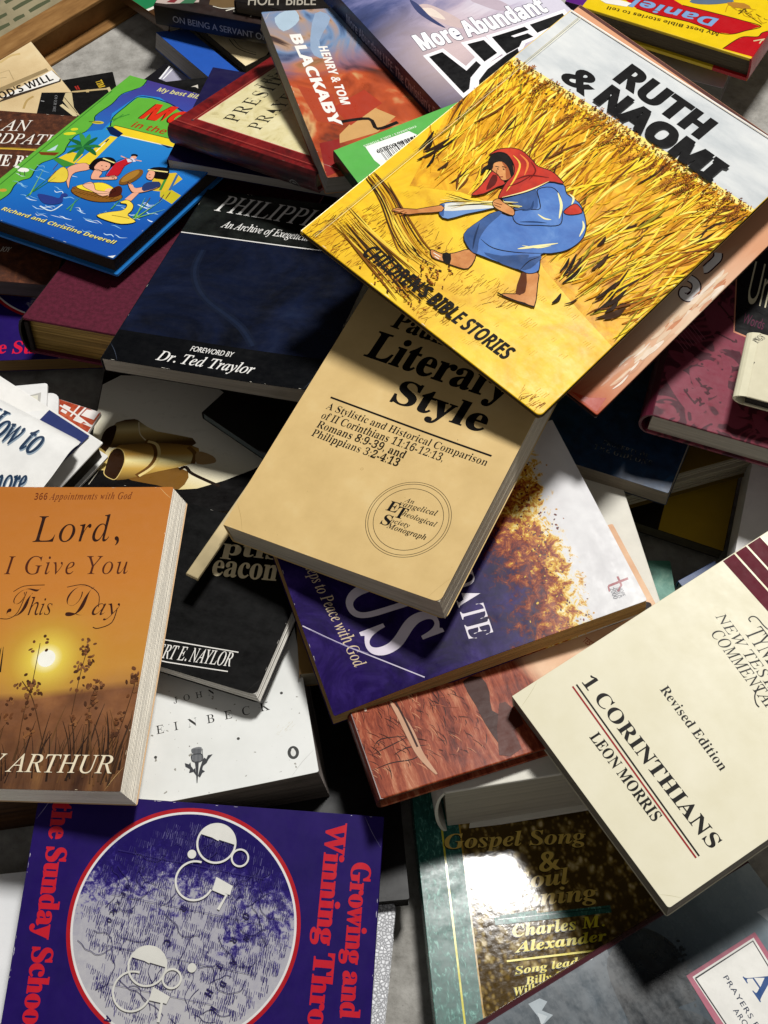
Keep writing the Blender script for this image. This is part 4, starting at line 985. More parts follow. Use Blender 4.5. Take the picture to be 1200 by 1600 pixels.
LIFE = [[(22.1, 64.2), (33.2, 63.8), (37.2, 37.7), (49.1, 43.0), (49.6, 37.4), (35.7, 29.9), (28.3, 20.5), (22.3, 18.6)], [(53.7, 62.0), (66.8, 59.7), (67.2, 42.6), (53.9, 39.3)],
        [(73.6, 59.4), (100.8, 56.2), (101.3, 51.5), (86.3, 53.0), (87.6, 50.4), (98.4, 49.0), (99.9, 43.5), (89.9, 43.9), (84.7, 39.8), (72.6, 38.3)], [(105.1, 56.0), (132.5, 52.9), (131.0, 45.5), (104.6, 45.3)],
        [(39.2, 24.4), (51.0, 31.3), (72.0, 37.5), (82.9, 39.1), (78.6, 29.2), (49.4, 21.8), (34.3, 17.0)]]
slab_letters(A, LIFE[:4], 3.2, WH); A.poly([(29.9, 23.0), (39.9, 30.9), (54.3, 36.4), (72.9, 38.7), (81.2, 40.1), (81.2, 34.7), (59.6, 29.8), (44.3, 24.9), (33.4, 17.5)], WH)
slab_letters(A, LIFE, 0.0, '#0d0c0e')
A.text('NB', 'More Abundant', [(21.0, 72.8), (125.4, 60.8), (28.3, 89.3)], '#2c3052', sh=-0.06, dx=17, dy=15)
A.text('NB', 'More Abundant', [(21.0, 72.8), (125.4, 60.8), (28.3, 89.3)], '#f4f2f4', sh=-0.06, dx=10, dy=9)
B.spart = Art(B.h, B.t, 0.3)
q = [(144.9, 3.1), (23.7, 5.1), (140.4, 11.6)]
S2 = Art(B.h, B.t, 0.3)
L_ = B.h * 1000
S2.text('NB', "More Abundant LIFE: The Christian's Fulness", [(L_ - p[0], p[1]) for p in q], '#8d8c9c', fit=(0, 36))
B.spart.items = [([[(B.h - x, y) for x, y in l][::-1] for l in loops], dz, mi) for loops, dz, mi in S2.items]; B.spart.mats = S2.mats
B.wear(18, '#a9a8b8'); B.bow(0.003)
B.make()

# ---- green back cover with a bar code
B = Book('greenbc', 'paperback_book', 'green paperback lying face down with a bar code on its back', '#58ad4c', pages='#2a4a2c', spinemat='#1c3a22', spine='R', rough=0.35)
A = B.art
q = [(120.1, 8.4), (80.5, 9.3), (119.5, 24.7)]
A.poly([(119.6, 7.4), (86.3, 8.6), (76.3, 28.1), (117.8, 34.2), (120.4, 21.7)], '#efefec')
ux, uy = (q[1][0] - q[0][0]), (q[1][1] - q[0][1]); L = math.hypot(ux, uy); ux /= L; uy /= L
px_, py_ = -uy, ux
if (q[2][0] - q[0][0]) * px_ + (q[2][1] - q[0][1]) * py_ < 0: px_, py_ = -px_, -py_
s_ = 7.0
while s_ < L - 2:
    wd = random.choice([0.35, 0.35, 0.7, 1.0])
    P = [(q[0][0] + ux * (s_ + e) + px_ * d, q[0][1] + uy * (s_ + e) + py_ * d) for e, d in ((0, 5.5), (wd, 5.5), (wd, 30), (0, 30))]
    A.poly(P, '#161616'); s_ += wd + random.choice([0.4, 0.7, 1.1])
A.text('NR', '781586 602259', [(84.5, 14.7), (115.2, 13.6), (84.2, 11.1)], '#161616', dx=3)
A.text('NB', "CHILDREN'S / BIBLE STORIES", [(79.6, 6.1), (120.4, 5.7), (80.9, 7.8)], '#dcecd4', dx=1)
B.make()

# ================================================================= the heap in front, left
B = Book('gavel', 'paperback_book', 'black paperback with a picture of golden gavels on a cream ground', '#0a0808', pages='#9a8e74', rough=0.3)
A = B.art
gm = gradmat('cream_ground', [(0.0, '#ddc884'), (0.4, '#efe6c8'), (1.0, '#f4f0e0')], [(1.2, 51.1)][0], [(23.4, 95.8)][0], 0.3, (25, 0.05))
A.poly([(-2.3, 125.9), (12.5, 138.0), (72.0, 134.1), (123.3, 84.9), (127.9, 48.7), (114.6, 38.1), (95.5, 27.9), (77.8, 20.8), (65.9, 20.1), (50.4, 24.6), (28.2, 33.6), (13.8, 39.3), (0.4, 41.7), (4.2, 64.8), (-1.7, 73.9), (-0.7, 90.0)], gm.m)
gold = gradmat('gold_shade', [(0.0, '#5a3c10'), (0.3, '#c9a24e'), (0.5, '#efe0a0'), (0.65, '#c99a48'), (1.0, '#4a2a0c')], [(49.9, 28.8)][0], [(50.6, 68.3)][0], 0.3, (20, 0.02))
gold2 = gradmat('gold_shade_far', [(0.0, '#4a3214'), (0.4, '#b89a5a'), (0.6, '#d8c48a'), (1.0, '#4a2a0c')], [(24.5, 64.3)][0], [(23.1, 89.5)][0], 0.3, (20, 0.02))
dk = '#2c1708'
A.poly([(10.9, 73.7), (15.5, 87.3), (27.8, 90.6), (32.9, 86.9), (45.0, 77.5), (70.7, 70.1), (69.9, 61.1), (40.1, 64.0), (21.7, 62.2), (12.3, 62.4)], gold2.m, 2); A.poly([(6.8, 69.2), (9.2, 80.5), (15.9, 83.9), (14.9, 66.8), (8.8, 53.6)], dk, 3)
A.poly([(0.4, 41.7), (4.2, 64.8), (11.3, 57.9), (15.1, 40.3)], '#c8ac62'); A.poly([(28.3, 32.5), (48.4, 43.9), (70.4, 37.0), (65.8, 20.5), (50.4, 24.6)], '#7a5420', 3)
A.poly([(18.6, 62.2), (24.5, 64.3), (44.6, 66.1), (71.4, 62.2), (76.5, 56.5), (74.3, 45.5), (49.0, 37.4), (28.5, 30.4), (19.3, 31.6), (14.9, 42.5)], gold.m, 2)
A.poly([(13.3, 42.5), (14.7, 55.6), (18.7, 61.1), (23.8, 57.7), (25.9, 46.6), (22.3, 31.6), (17.8, 31.7), (13.4, 36.0)], dk, 3); A.outline([(13.3, 42.5), (14.7, 55.6), (18.7, 61.1), (23.8, 57.7), (25.9, 46.6), (22.3, 31.6), (17.8, 31.7), (13.4, 36.0)], 0.6, '#e0c47a')
A.line([(38.2, 67.4), (44.8, 63.9), (47.5, 52.7), (44.0, 41.9), (35.8, 33.4)], 4.2, '#6a451a'); A.line([(39.8, 67.4), (46.4, 63.8), (49.0, 52.7), (45.5, 41.8), (37.3, 33.4)], 2.2, '#e8cf8a')
A.line([(68.4, 61.1), (73.6, 54.3), (72.9, 44.5)], 3.0, '#7a5424'); A.poly([(75.0, 56.5), (86.1, 51.9), (88.2, 45.2), (75.9, 44.4)], '#b89464', 3); A.line([(64.1, 39.2), (68.5, 41.3), (73.7, 34.7), (92.8, 22.6)], 2.4, '#20140c'); A.line([(31.3, 87.0), (33.4, 75.4), (38.1, 68.5)], 0.8, '#e8dcb8')
A.line([(14.3, 55.4), (9.8, 40.6), (4.2, 26.2)], 0.5, '#c9c2b0')
B.make()

B = Book('darkthin', 'booklet', 'thin dark grey booklet in the shadow left of the tan paperback', '#14110f', pages='#5d6a70', rough=0.5)
B.make()

# white book: boards and pages, and the loose jacket rolled over the top edge
B = Book('howto', 'hardcover_book', 'white hardcover with dark blue script letters and a loose rolled jacket', '#eceae6', hard=True, pages='#4a443c', rough=0.4, board=0.002, dark=0.5)
B.make()
x, y, z, yaw, a, b, w, h, t = POSE['jacket']
A2 = Art(w, h, 0.4)
A2.text('SI', 'How to', [(88.2, 156.9), (121.7, 159.0), (74.8, 176.8)], '#12304e', fit=(1, 6), dx=8, dy=5, shadow=(0.9, -0.9, '#8fa0b0'))
A2.text('SI', 'Pray more', [(110.7, 122.5), (132.2, 133.8), (102.2, 138.1)], '#12304e', fit=(5, 9), dx=8, dy=5, shadow=(0.9, -0.9, '#8fa0b0'))
bm = bmesh.new()
slab(bm, [(0, 0), (w - 0.002, 0), (w, h * 0.8), (w - 0.001, h - 0.008), (w - 0.003, h - 0.002), (w - 0.008, h), (w - 0.008, h + 0.03), (0, h + 0.03)], -0.0003, 0, 0, 0.00005)
A2.build(bm, 1, 0.0)
roll0 = h - 0.022
for k in range(0, 27):
    bmesh.ops.bisect_plane(bm, geom=bm.verts[:] + bm.edges[:] + bm.faces[:], plane_co=(0, roll0 + 0.052 * k / 26, 0), plane_no=(0, 1, 0), dist=1e-7)
R_ = 0.020
for v in bm.verts:
    u = v.co.y - roll0
    if u > 0:
        a_ = min(u / R_, 2.3); v.co.y = roll0 + R_ * math.sin(a_) + max(0, u - 2.3 * R_) * math.cos(2.3); v.co.z += -R_ * (1 - math.cos(a_)) - max(0, u - 2.3 * R_) * math.sin(2.3)
o = link('loose_jacket', bm, [ink('#ecebe8', 0.35)] + A2.mats, B.root)
o.matrix_world = Matrix.Translation((x, y, z)) @ Matrix.Rotation(yaw, 4, 'Z') @ Matrix.Rotation(b, 4, 'Y') @ Matrix.Rotation(a, 4, 'X')
bm = bmesh.new(); slab(bm, [(0, 0), (0.034, 0), (0.036, 0.036), (0, 0.036)], 0, 0.0004)
o = link('blue_flap', bm, [ink('#1f2c66', 0.4)], B.root); o.location = (B.w / 2 - 0.046, B.h / 2 - 0.038, B.t + 0.0012)

def card(key, name, label, cat, m, A=None, r=0.0, group=None):
    """a flat card of the given size lying in the heap"""
    x, y, z, yaw, a, b, w, h, t = POSE[key]
    bm = bmesh.new(); slab(bm, rrect(w, h, (r, r, r, r)), 0, t, 0, t * 0.2)
    mats = [m]
    if A: A.build(bm, 1, t); mats += A.mats
    o = link(name, bm, mats)
    o.matrix_world = Matrix.Translation((x, y, z)) @ Matrix.Rotation(yaw, 4, 'Z') @ Matrix.Rotation(b, 4, 'Y') @ Matrix.Rotation(a, 4, 'X') @ Matrix.Translation((0, 0, -t))
    return tag(o, label, cat, group)
def size(key): return POSE[key][6], POSE[key][7]
A = Art(*size('whitecard'), 0.4)
A.poly([(61.8, 89.8), (70.9, 91.8), (70.5, 80.6), (67.3, 81.0)], '#b9b6b0'); A.poly([(62.6, 89.2), (68.9, 89.7), (68.8, 82.3)], '#e2dfcf')
card('whitecard', 'card', 'white card printed with a grey triangle, standing out behind the curled white cover', 'card', ink('#e9e8e6', 0.4), A, 0.002, 'cards in the heap')
card('whitebooklet', 'card', 'small plain white card with rounded corners, between the triangle card and the red card', 'card', ink('#e6e5e3', 0.4), None, 0.006, 'cards in the heap')
A = Art(*size('redcard'), 0.4)
A.full(mottle('red_foliage', [(0.3, '#7a2412'), (0.5, '#b0401e'), (0.7, '#c8653a')], 160, 0.4).m)
for p in ([(6.5, 97.0), (12.8, 96.0), (12.9, 92.7), (7.0, 93.8)], [(7.6, 92.9), (12.4, 91.9), (12.3, 89.7), (7.5, 90.6)], [(19.7, 86.9), (20.6, 91.7), (27.9, 89.0), (26.6, 86.3)], [(22.9, 92.6), (24.0, 98.6), (33.6, 100.0), (33.4, 92.2)], [(27.4, 86.6), (32.2, 87.9), (36.1, 87.7), (34.3, 85.9)]):
    A.poly(p, '#efe9e4')
A.line([(4.4, 95.1), (18.5, 92.0), (37.1, 85.9)], 1.2, '#efe9e4', sm=0); A.line([(16.5, 89.0), (17.8, 99.6)], 1.4, '#efe9e4', sm=0); A.line([(20.7, 88.4), (22.7, 100.9), (34.1, 99.1)], 1.8, '#efe9e4', sm=0)
card('redcard', 'card', 'red picture card of a white framed house, behind the curled white cover', 'card', ink('#e9e4de', 0.4), A, 0.002, 'cards in the heap')

wb = NT('brown_wood_print', 0.5); wb.base(wb.ramp(wb.noise(1, 4, 0.6, vec=wb.map((10, 60, 300))), [(0.3, '#24140a'), (0.6, '#4a2e16'), (0.8, '#6a4522')])); wb.scuff(0.5)
B = Book('underlord', 'paperback_book', 'dark brown paperback below the orange sunset book', wb.m, pages=wb.m)
B.make()

# ---- orange sunrise book
lm_ = NT('sunrise_print', 0.35)
sun = [(83.8, 78.5)][0]
top = [(85.1, 193.7)][0]; hor = [(103.6, 59.8)][0]; bot = [(106.1, 1.0)][0]
gv = lm_.grad(top, bot)
nn_ = lm_.noise(14, 4, 0.6)
hz = (hor[1] - top[1]) / (bot[1] - top[1])
skyc = lm_.ramp(lm_.math('ADD', gv, lm_.math('MULTIPLY', lm_.math('SUBTRACT', nn_, 0.5), 0.06)), [(0.0, '#b8702e'), (0.35, '#c47c34'), (hz - 0.06, '#c48a3a'), (hz, '#b07c40')])
glow = lm_.radial(sun, 48)
sk2 = lm_.mix(lm_.rng(glow, 0.9, 0.12), skyc, lm_.ramp(glow, [(0.0, '#fffbe8'), (0.09, '#fff6b8'), (0.2, '#e8cf52'), (0.45, '#c8a03a'), (1.0, '#c47e36')]))
hillc = lm_.ramp(lm_.noise(26, 5, 0.65), [(0.3, '#5e3a24'), (0.55, '#835536'), (0.75, '#a06c42')])
lowc = lm_.ramp(lm_.noise(1, 5, 0.7, 0.4, vec=lm_.map((90, 14, 10))), [(0.3, '#3a2216'), (0.55, '#65422a'), (0.75, '#94683c')])
hillm = lm_.mix(lm_.rng(gv, hz + 0.1, 0.97), hillc, lowc)
edge_ = lm_.math('ADD', gv, lm_.math('MULTIPLY', lm_.math('SUBTRACT', lm_.noise(9, 2, 0.5), 0.5), 0.10))
lm_.base(lm_.mix(lm_.rng(edge_, hz - 0.005, hz + 0.02), sk2, hillm)); lm_.scuff(0.34)
B = Book('lord', 'paperback_book', 'orange paperback with a sunrise over hills and thin black lettering', lm_.m, pages='#efe8da', back='#d8b48a', spine='L', rough=0.36, dark=0.86, slant=(0.005, 0.001))
A = B.art
A.ell(sun, 5.2, 5.4, '#fffdf2', n=32)
A.text('BI', '366 Appointments with God', [(53.5, 186.8), (115.8, 187.6), (53.9, 191.8)], '#6b2c14', dx=-4, sp=12)
A.text('SI', 'Lord,', [(59.8, 156.3), (114.1, 157.5), (60.9, 174.8)], '#2c120a', sh=-0.18, sp=14, dx=-1)
A.text('SI', 'I Give You', [(46.8, 133.6), (123.2, 134.7), (46.6, 146.0)], '#4e200f', sh=-0.16, sp=26, dx=-1)
A.text('SC', 'T', [(51.7, 104.5), (66.4, 105.5), (58.3, 124.1)], '#3a170c', dx=-9, dy=-5)
A.text('SI', 'his', [(66.0, 106.2), (81.3, 106.9), (68.0, 117.4)], '#3a170c', dx=-3)
A.text('SC', 'D', [(86.1, 105.1), (105.6, 106.9), (90.9, 126.1)], '#3a170c', dx=-9, dy=-5)
A.text('SI', 'ay', [(105.1, 106.9), (122.1, 107.2), (106.0, 118.1)], '#3a170c', dx=-3)
A.line([(54.7, 121.8), (60.7, 125.7), (72.9, 126.6)], 0.5, '#3a170c'); A.line([(86.9, 125.3), (97.5, 127.0), (106.8, 121.1), (108.4, 112.1)], 0.5, '#3a170c'); A.line([(50.5, 103.7), (55.9, 103.8), (60.4, 108.3), (62.9, 121.9)], 0.5, '#3a170c'); A.line([(120.0, 111.6), (118.3, 102.0), (110.9, 98.2), (107.5, 98.9)], 0.6, '#3a170c')
dkg = ['#3a2414', '#52361e', '#2a180e', '#6a4626']
for k in range(95):
    q = [(50.3, 18.7), (141.2, 21.2)]
    x0 = random.uniform(q[0][0], q[1][0]); y0 = random.uniform(3, 20); L = random.uniform(8, 34); s_ = random.uniform(-0.35, 0.35)
    A.line([(x0, y0), (x0 + s_ * L * 0.4, y0 + L * 0.55), (x0 + s_ * L, y0 + L)], random.uniform(0.5, 1.8), random.choice(dkg), 1, sm=3)
for st in ([(78.8, 20.1), (77.6, 43.4), (78.7, 59.9), (78.1, 88.1)], [(105.3, 44.1), (105.5, 63.3), (106.0, 74.5), (107.1, 86.6)], [(129.8, 21.6), (134.8, 36.8), (138.4, 61.3), (138.0, 69.6)], [(119.4, 23.2), (115.0, 47.0), (116.2, 62.1)], [(94.5, 21.2), (81.7, 51.7), (72.6, 63.9)]):
    A.line(st, 0.45, '#4a2e18')
    for (xx, yy) in st[1:]:
        for _ in range(7): A.ell((xx + random.uniform(-5, 5), yy + random.uniform(-6, 5)), random.uniform(0.8, 1.7), random.uniform(0.6, 1.1), random.choice(['#6a3f22', '#4a2a16', '#7d5230']), random.random() * 3, 8)
for X, Y in [(104.8, 84.4), (107.2, 82.3), (105.4, 74.4), (109.4, 77.4), (81.0, 61.3), (76.8, 59.8), (83.1, 32.8), (107.4, 40.1), (116.0, 41.7), (117.7, 53.9), (117.5, 62.1), (138.5, 68.2), (133.6, 43.5), (132.7, 34.1), (68.5, 40.5), (68.1, 51.3)]:
    for _ in range(8): A.ell((X + random.uniform(-2.5, 2.5), Y + random.uniform(-3, 3)), random.uniform(0.7, 1.5), random.uniform(0.5, 1.0), random.choice(['#6a3f22', '#4a2a16', '#8a5a34']), random.random() * 3, 8)
A.line([(58.2, 69.2), (57.3, 79.1), (56.6, 85.5)], 1.2, '#2a180e', 1); A.line([(55.9, 73.4), (55.4, 81.9), (55.4, 84.8)], 1.2, '#2a180e', 1)
A.text('SI', 'KAY ARTHUR', [(63.9, 9.7), (135.0, 10.1), (62.8, 20.1)], '#f0e2c4', fit=(2, 10), sh=-0.05)
B.wear(14, '#e6cfae')
B.creases(2, '#e0b87c')
B.bow(0.0012)
B.make()

# ---- silver pebbled book
sv = NT('silver_pebble', 0.4, 0.6)
vn = sv.voro(520, feature='DISTANCE_TO_EDGE', vec=sv.map((1, 1, 1)))
sv.base(sv.ramp(vn, [(0.0, '#7c7c80'), (0.08, '#c9cacd'), (0.3, '#e6e7ea')])); sv.bump(sv.math('ADD', sv.rng(vn, 0.0, 0.22), sv.math('MULTIPLY', sv.noise(30, 4, 0.6), 1.5)), 0.5, 0.0005)
B = Book('silver', 'hardcover_book', 'silver pebble grained book under the large purple globe book', sv.m, hard=True, pages='#b8b6b0', corner=0.006, board=0.0015, rough=0.3)
B.make()

wg = NT('white_gloss', 0.22, 0.5); wg.base(wg.ramp(wg.noise(18, 4, 0.6), [(0.3, '#e4e5e7'), (0.7, '#f4f4f5')])); wg.scuff(0.22, 0.2)
B = Book('whitegloss', 'paperback_book', 'glossy blank white paperback at the left edge under the large purple globe book', wg.m, pages='#cfcdc8', rough=0.25)
B.wear(10, '#8a8a8c')
B.make()

# ---- white paperback with a thistle
sw = NT('speckled_white', 0.4)
sp_ = sw.voro(260); sn = sw.noise(12, 5, 0.6)
sw.base(sw.mix(sw.rng(sw.noise(240, 2, 0.5), 0.70, 0.74), sw.ramp(sn, [(0.3, '#d9dad6'), (0.6, '#e9eae7')]), '#8d8a80')); sw.scuff(0.4)
B = Book('steinbeck', 'paperback_book', 'thick white paperback with spaced capitals, a thistle and dark page edges', sw.m, pages='#6a615c', rough=0.4, slant=(0.006, 0.002), dark=0.6)
A = B.art; W, H = B.w * 1000, B.h * 1000
A.text('SB', 'STEINBECK', [(50.4, 43.1), (118.0, 44.9), (50.5, 48.5)], '#1d1b1a', fit=(2, 9), dx=-9, sp=190)
A.text('SB', 'JOHN', [(62.3, 61.2), (80.0, 61.8), (62.7, 65.1)], '#1d1b1a', fit=(0, 3), dx=-9, sp=150)
for q in [(48.9, 28.7), (97.3, 30.5), (126.0, 54.1)]: A.ell(q, 0.9, 0.9, '#3a3936')
q = [(127.4, 14.9), (128.1, 19.0), (130.7, 14.7)]
A.ell(q[0], 3.3, 4.1, '#3b3c3b', n=32); A.ell((q[0][0], q[0][1] - 0.2), 1.5, 2.2, '#e6e6e2', n=24); A.ell((q[0][0], q[0][1] + 1.7), 0.9, 1.0, '#e6e6e2', n=16)
G1 = '#33353a'
A.poly([(69.6, 29.3), (72.1, 30.2), (75.7, 29.6), (75.2, 26.2), (73.9, 25.4), (70.3, 26.6)], '#77797c', 2); A.poly([(69.8, 25.7), (73.9, 25.7), (75.7, 24.5), (75.4, 21.5), (72.9, 20.5), (70.2, 21.4), (69.3, 23.3)], '#8a8c8f', 2)
for k in range(9):
    X = 280 + k * 7.5
    c0 = [(70.1, 29.7), (76.1, 28.5), (69.4, 21.8)]
    f_ = k / 8
    A.line([(c0[0][0] + (c0[1][0] - c0[0][0]) * f_, c0[0][1] + (c0[1][1] - c0[0][1]) * f_), (c0[2][0] + (c0[1][0] - c0[0][0]) * f_, c0[2][1] + (c0[1][1] - c0[0][1]) * f_)], 0.35, G1)
A.outline([(69.8, 25.7), (73.9, 25.7), (75.7, 24.5), (75.4, 21.5), (72.9, 20.5), (70.2, 21.4), (69.3, 23.3)], 0.5, G1)
A.line([(72.1, 21.2), (71.7, 15.3), (70.9, 7.9)], 2.4, G1, 1); A.poly([(65.2, 21.6), (67.5, 20.3), (68.4, 21.5), (68.6, 18.9), (69.8, 16.6), (70.8, 17.4), (71.0, 12.4), (69.6, 15.2), (67.0, 15.0), (67.8, 17.2), (65.4, 19.3)], G1); A.poly([(71.9, 12.2), (73.5, 16.9), (75.2, 20.6), (76.4, 22.8), (77.7, 21.6), (78.8, 23.7), (81.6, 23.8), (79.0, 21.3), (77.6, 19.1), (75.4, 17.7), (74.7, 15.6), (76.1, 14.1), (74.5, 13.5), (72.9, 11.0)], G1)
for k in range(26):
    q = [(118.5, 27.5), (129.5, 32.5)]
    f_ = random.random(); c_ = (q[0][0] + (q[1][0] - q[0][0]) * f_ + random.gauss(0, 1.2), q[0][1] + (q[1][1] - q[0][1]) * f_ + random.gauss(0, 1.4))
    A.line([c_, (c_[0] + random.uniform(0.5, 2.5), c_[1] + random.uniform(0, 1.8))], random.uniform(0.15, 0.5), random.choice(['#d6cdb0', '#cfc4a0', '#dcd6c2', '#b8a878']), 2, sm=0)
B.bow(0.002); B.creases(2, '#b8b8b2', 'AB')
B.specks(70, '#9a968c', 0.08, 0.22); B.specks(10, '#6a665c', 0.15, 0.4)
B.make()

# ---- black glossy paperback in front of it
B = Book('deacon', 'paperback_book', 'black glossy paperback with cream bubble letters, lying on the white thistle book', mottle('black_gloss', [(0.4, '#060606'), (0.7, '#0c0b0b')], 12, 0.34, spec=0.1).m, pages='#d9d5cd', rough=0.22, corner=0.004, slant=(0.003, 0.001))
A = B.art
A.text('SB', ' eacon', [(82.8, 67.1), (123.0, 75.4), (79.4, 82.1)], '#e2d3ae', fit=(1, 6), dx=4, dy=3)
A.text('SB', '  ptist', [(82.7, 83.2), (102.9, 86.9), (80.5, 93.8)], '#e2d3ae', fit=(2, 4), dx=4, dy=3)
A.text('SI', 'ROBERT E. NAYLOR', [(82.0, 6.0), (118.9, 12.5), (79.5, 14.9)], '#e9e6e0', fit=(5, 16), dx=3, sh=0.1)
A.line([(69.9, 16.1), (78.7, 17.5), (119.8, 22.6)], 0.7, '#e9e6e0', sm=0); A.spec = 0.1
A.line([(75.8, 3.2), (82.0, 3.7), (118.7, 9.0)], 0.7, '#e9e6e0', sm=0)
B.wear(12, '#b9b5ac', 0.8); B.creases(1, '#3a3836', 'A')
B.bow(0.0018)
B.make()

# ---- the large purple book
B = Book('blue', 'paperback_book', 'large purple paperback with red fat letters around a ringed globe map', PURPLE, pages='#d8d2c4', rough=0.36, spine='T')
A = B.art
C_ = (65.6, 88.8); R_ = 62.8
globe_cover(B, C_, R_, True)
def onpage(pts): return pts
WHT = '#e8e6df'
def logo(B, q, k, c, filled):
    (cx, cy), (ex, ey) = q
    pass
A.text('SB', 'Growing and', [(106.5, 175.5), (25.5, 186.4), (106.5, 176.1)][::-1][1:] + [(25.3, 185.8)], '#c2142a') if False else None
A.text('SB', 'Growing and', [[(25.6, 176.8)][0], [(106.1, 176.3)][0], [(25.4, 187.1)][0]], '#c8182c', dx=10, dy=5)
A.text('SB', 'Winning Through', [[(5.9, 161.3)][0], [(111.4, 159.7)][0], [(5.8, 172.1)][0]], '#c8182c', fit=(0, 12), dx=10, dy=5)
A.text('SB', 'the Sunday School', [[(4.7, 8.6)][0], [(120.3, 11.1)][0], [(5.2, 19.3)][0]], '#c8182c', fit=(0, 16), dx=10, dy=5)
# white wheel shapes printed on the map
def arc(p, r, wd, a0, a1, c):
    A.ring(p, r - wd / 2, r + wd / 2, c, a0, a1, 60)
(hx, hy), (he, hf) = [(21.2, 101.2), (20.5, 112.2)]
r1 = math.hypot(he - hx, hf - hy)
import cmath
def dirang(a, b): return math.degrees(math.atan2(b[1] - a[1], b[0] - a[0]))
for (cc, ang, cst) in (([(21.2, 101.2), (20.5, 112.2), (15.7, 89.5), (21.4, 112.3), (28.0, 88.5), (28.1, 115.0), (27.7, 120.0), (41.9, 91.7), (42.6, 80.9), (42.2, 108.1), (39.1, 103.3), (43.3, 112.7), (48.1, 111.7), (45.5, 102.0), (48.3, 109.8), (56.1, 106.2), (19.2, 102.5), (14.9, 92.9)], 0, WHT), ([(87.4, 72.1), (86.6, 82.6), (82.6, 60.8), (87.5, 82.7), (86.7, 95.7), (92.8, 85.8), (92.5, 91.1), (100.5, 65.7), (101.2, 55.3), (100.4, 81.1), (97.5, 76.4), (101.8, 86.0), (105.5, 84.6), (103.5, 75.2), (104.8, 82.1), (114.7, 81.5), (85.4, 73.3), (81.5, 64.0)], 0, '#e2e0d8')):
    c, e = cc[0], cc[1]; r = math.hypot(e[0] - c[0], e[1] - c[1])
    a0 = dirang(c, cc[3]); a1 = dirang(c, cc[2])
    A.ring(c, r * 0.90, r * 1.0, cst)
    # filled cap between the two angles on the upper side
    a0 %= 360; a1 %= 360
    if a1 < a0: a0, a1 = a1, a0
    if a1 - a0 > 180: a0, a1 = a1, a0 + 360
    P = [(c[0] + r * 0.97 * math.cos(math.radians(a0 + (a1 - a0) * i / 30)), c[1] + r * 0.97 * math.sin(math.radians(a0 + (a1 - a0) * i / 30))) for i in range(31)]
    A.poly(P, cst)
    A.line([cc[17], cc[16]], 1.6, cst, sm=0)
    A.ell(cc[4], 2.4, 2.4, cst)
    r2 = math.hypot(cc[6][0] - cc[5][0], cc[6][1] - cc[5][1]); A.ring(cc[5], r2 * 0.80, r2, cst)
    r3 = math.hypot(cc[8][0] - cc[7][0], cc[8][1] - cc[7][1])
    g0 = dirang(cc[7], cc[13]); gup = dirang(cc[7], c)
    d = (gup - g0) % 360
    lo_, hi_ = (g0, g0 + 0) , 0
    A.ring(cc[7], r3 * 0.90, r3, cst, gup + 10 if (gup - g0) % 360 < 180 else g0 + 4, (g0 + 360 - 4) if (gup - g0) % 360 < 180 else gup + 360 - 370 + 360 - 10)
    A.poly([cc[10], cc[11], cc[12], cc[13]], cst)
    A.line([cc[13], cc[14], cc[15]], 1.5, cst, sm=0)
for ch, X, Y, s_ in (('M', 240, 455, 1), ('E', 220, 500, 1), ('X', 195, 545, 1), ('I', 180, 585, 1), ('C', 165, 600, 1), ('O', 150, 640, 1), ('R', 545, 545, 1.3), ('R', 820, 690, 1.3), ('A', 820, 800, 1.3), ('T', 745, 830, 1.3), ('D', 765, 915, 1.3), ('H', 690, 960, 1.5), ('K', 715, 1045, 1.2), ('O', 885, 560, 1.4), ('A', 165, 1130, 1.3), ('N', 890, 680, 1.1), ('C', 465, 725, 1.4)):
    base_ = [(59.9, 92.4), (59.9, 93.4), (60.9, 92.5)]
    ex = (base_[1][0] - base_[0][0]) / 10, (base_[1][1] - base_[0][1]) / 10; ey = (base_[2][0] - base_[0][0]) / 10, (base_[2][1] - base_[0][1]) / 10
    o_ = (base_[0][0] + ex[0] * (X - 600) + ey[0] * (Y - 600), base_[0][1] + ex[1] * (X - 600) + ey[1] * (Y - 600))
    A.text('NB', ch, [o_, (o_[0] + 2.2 * s_, o_[1] - 1.0 * s_), (o_[0] + 1.0 * s_, o_[1] + 2.6 * s_)], '#241a56')
B.wear(34, '#cfcad6'); B.creases(3, '#8d86b0', 'CDA')
B.make()

# ================================================================= the heap in front, right
te = NT('teal_marble', 0.3, 0.2)
vv = te.noise(1, 4, 0.6, 1.2, vec=te.map((420, 190, 100), rot=(0, 0, 0.5)))
te.base(te.ramp(vv, [(0.42, '#24544c'), (0.56, '#2f665c'), (0.64, '#5f9a8c'), (0.76, '#9cc8ba')])); te.scuff(0.25)
cr = NT('sepia_crowd', 0.16, 0.17)
v1 = cr.voro(190, out='Color', vec=cr.map((1, 0.7, 1))); v2 = cr.voro(170, vec=cr.map((1, 0.72, 1), loc=(3, 1, 0)))
n3 = cr.noise(120, 4, 0.65, 0.8)
v3 = cr.voro(330, vec=cr.map((1, 0.75, 1), loc=(1, 5, 0)))
mx = cr.math('ADD', cr.math('ADD', cr.math('MULTIPLY', cr.rng(v2, 0.1, 0.5, 1.0, 0.0), 0.30), cr.math('MULTIPLY', cr.rng(v3, 0.1, 0.5, 1.0, 0.0), 0.22)), cr.math('MULTIPLY', n3, 0.52))
cr.base(cr.ramp(mx, [(0.30, '#4a3816'), (0.42, '#7a622e'), (0.53, '#a08c56'), (0.66, '#cdb88a')])); cr.rough(cr.rng(cr.noise(300, 3, 0.6), 0.3, 0.7, 0.07, 0.14)); cr.bump(cr.noise(240, 2, 0.5), 0.08, 0.0006)
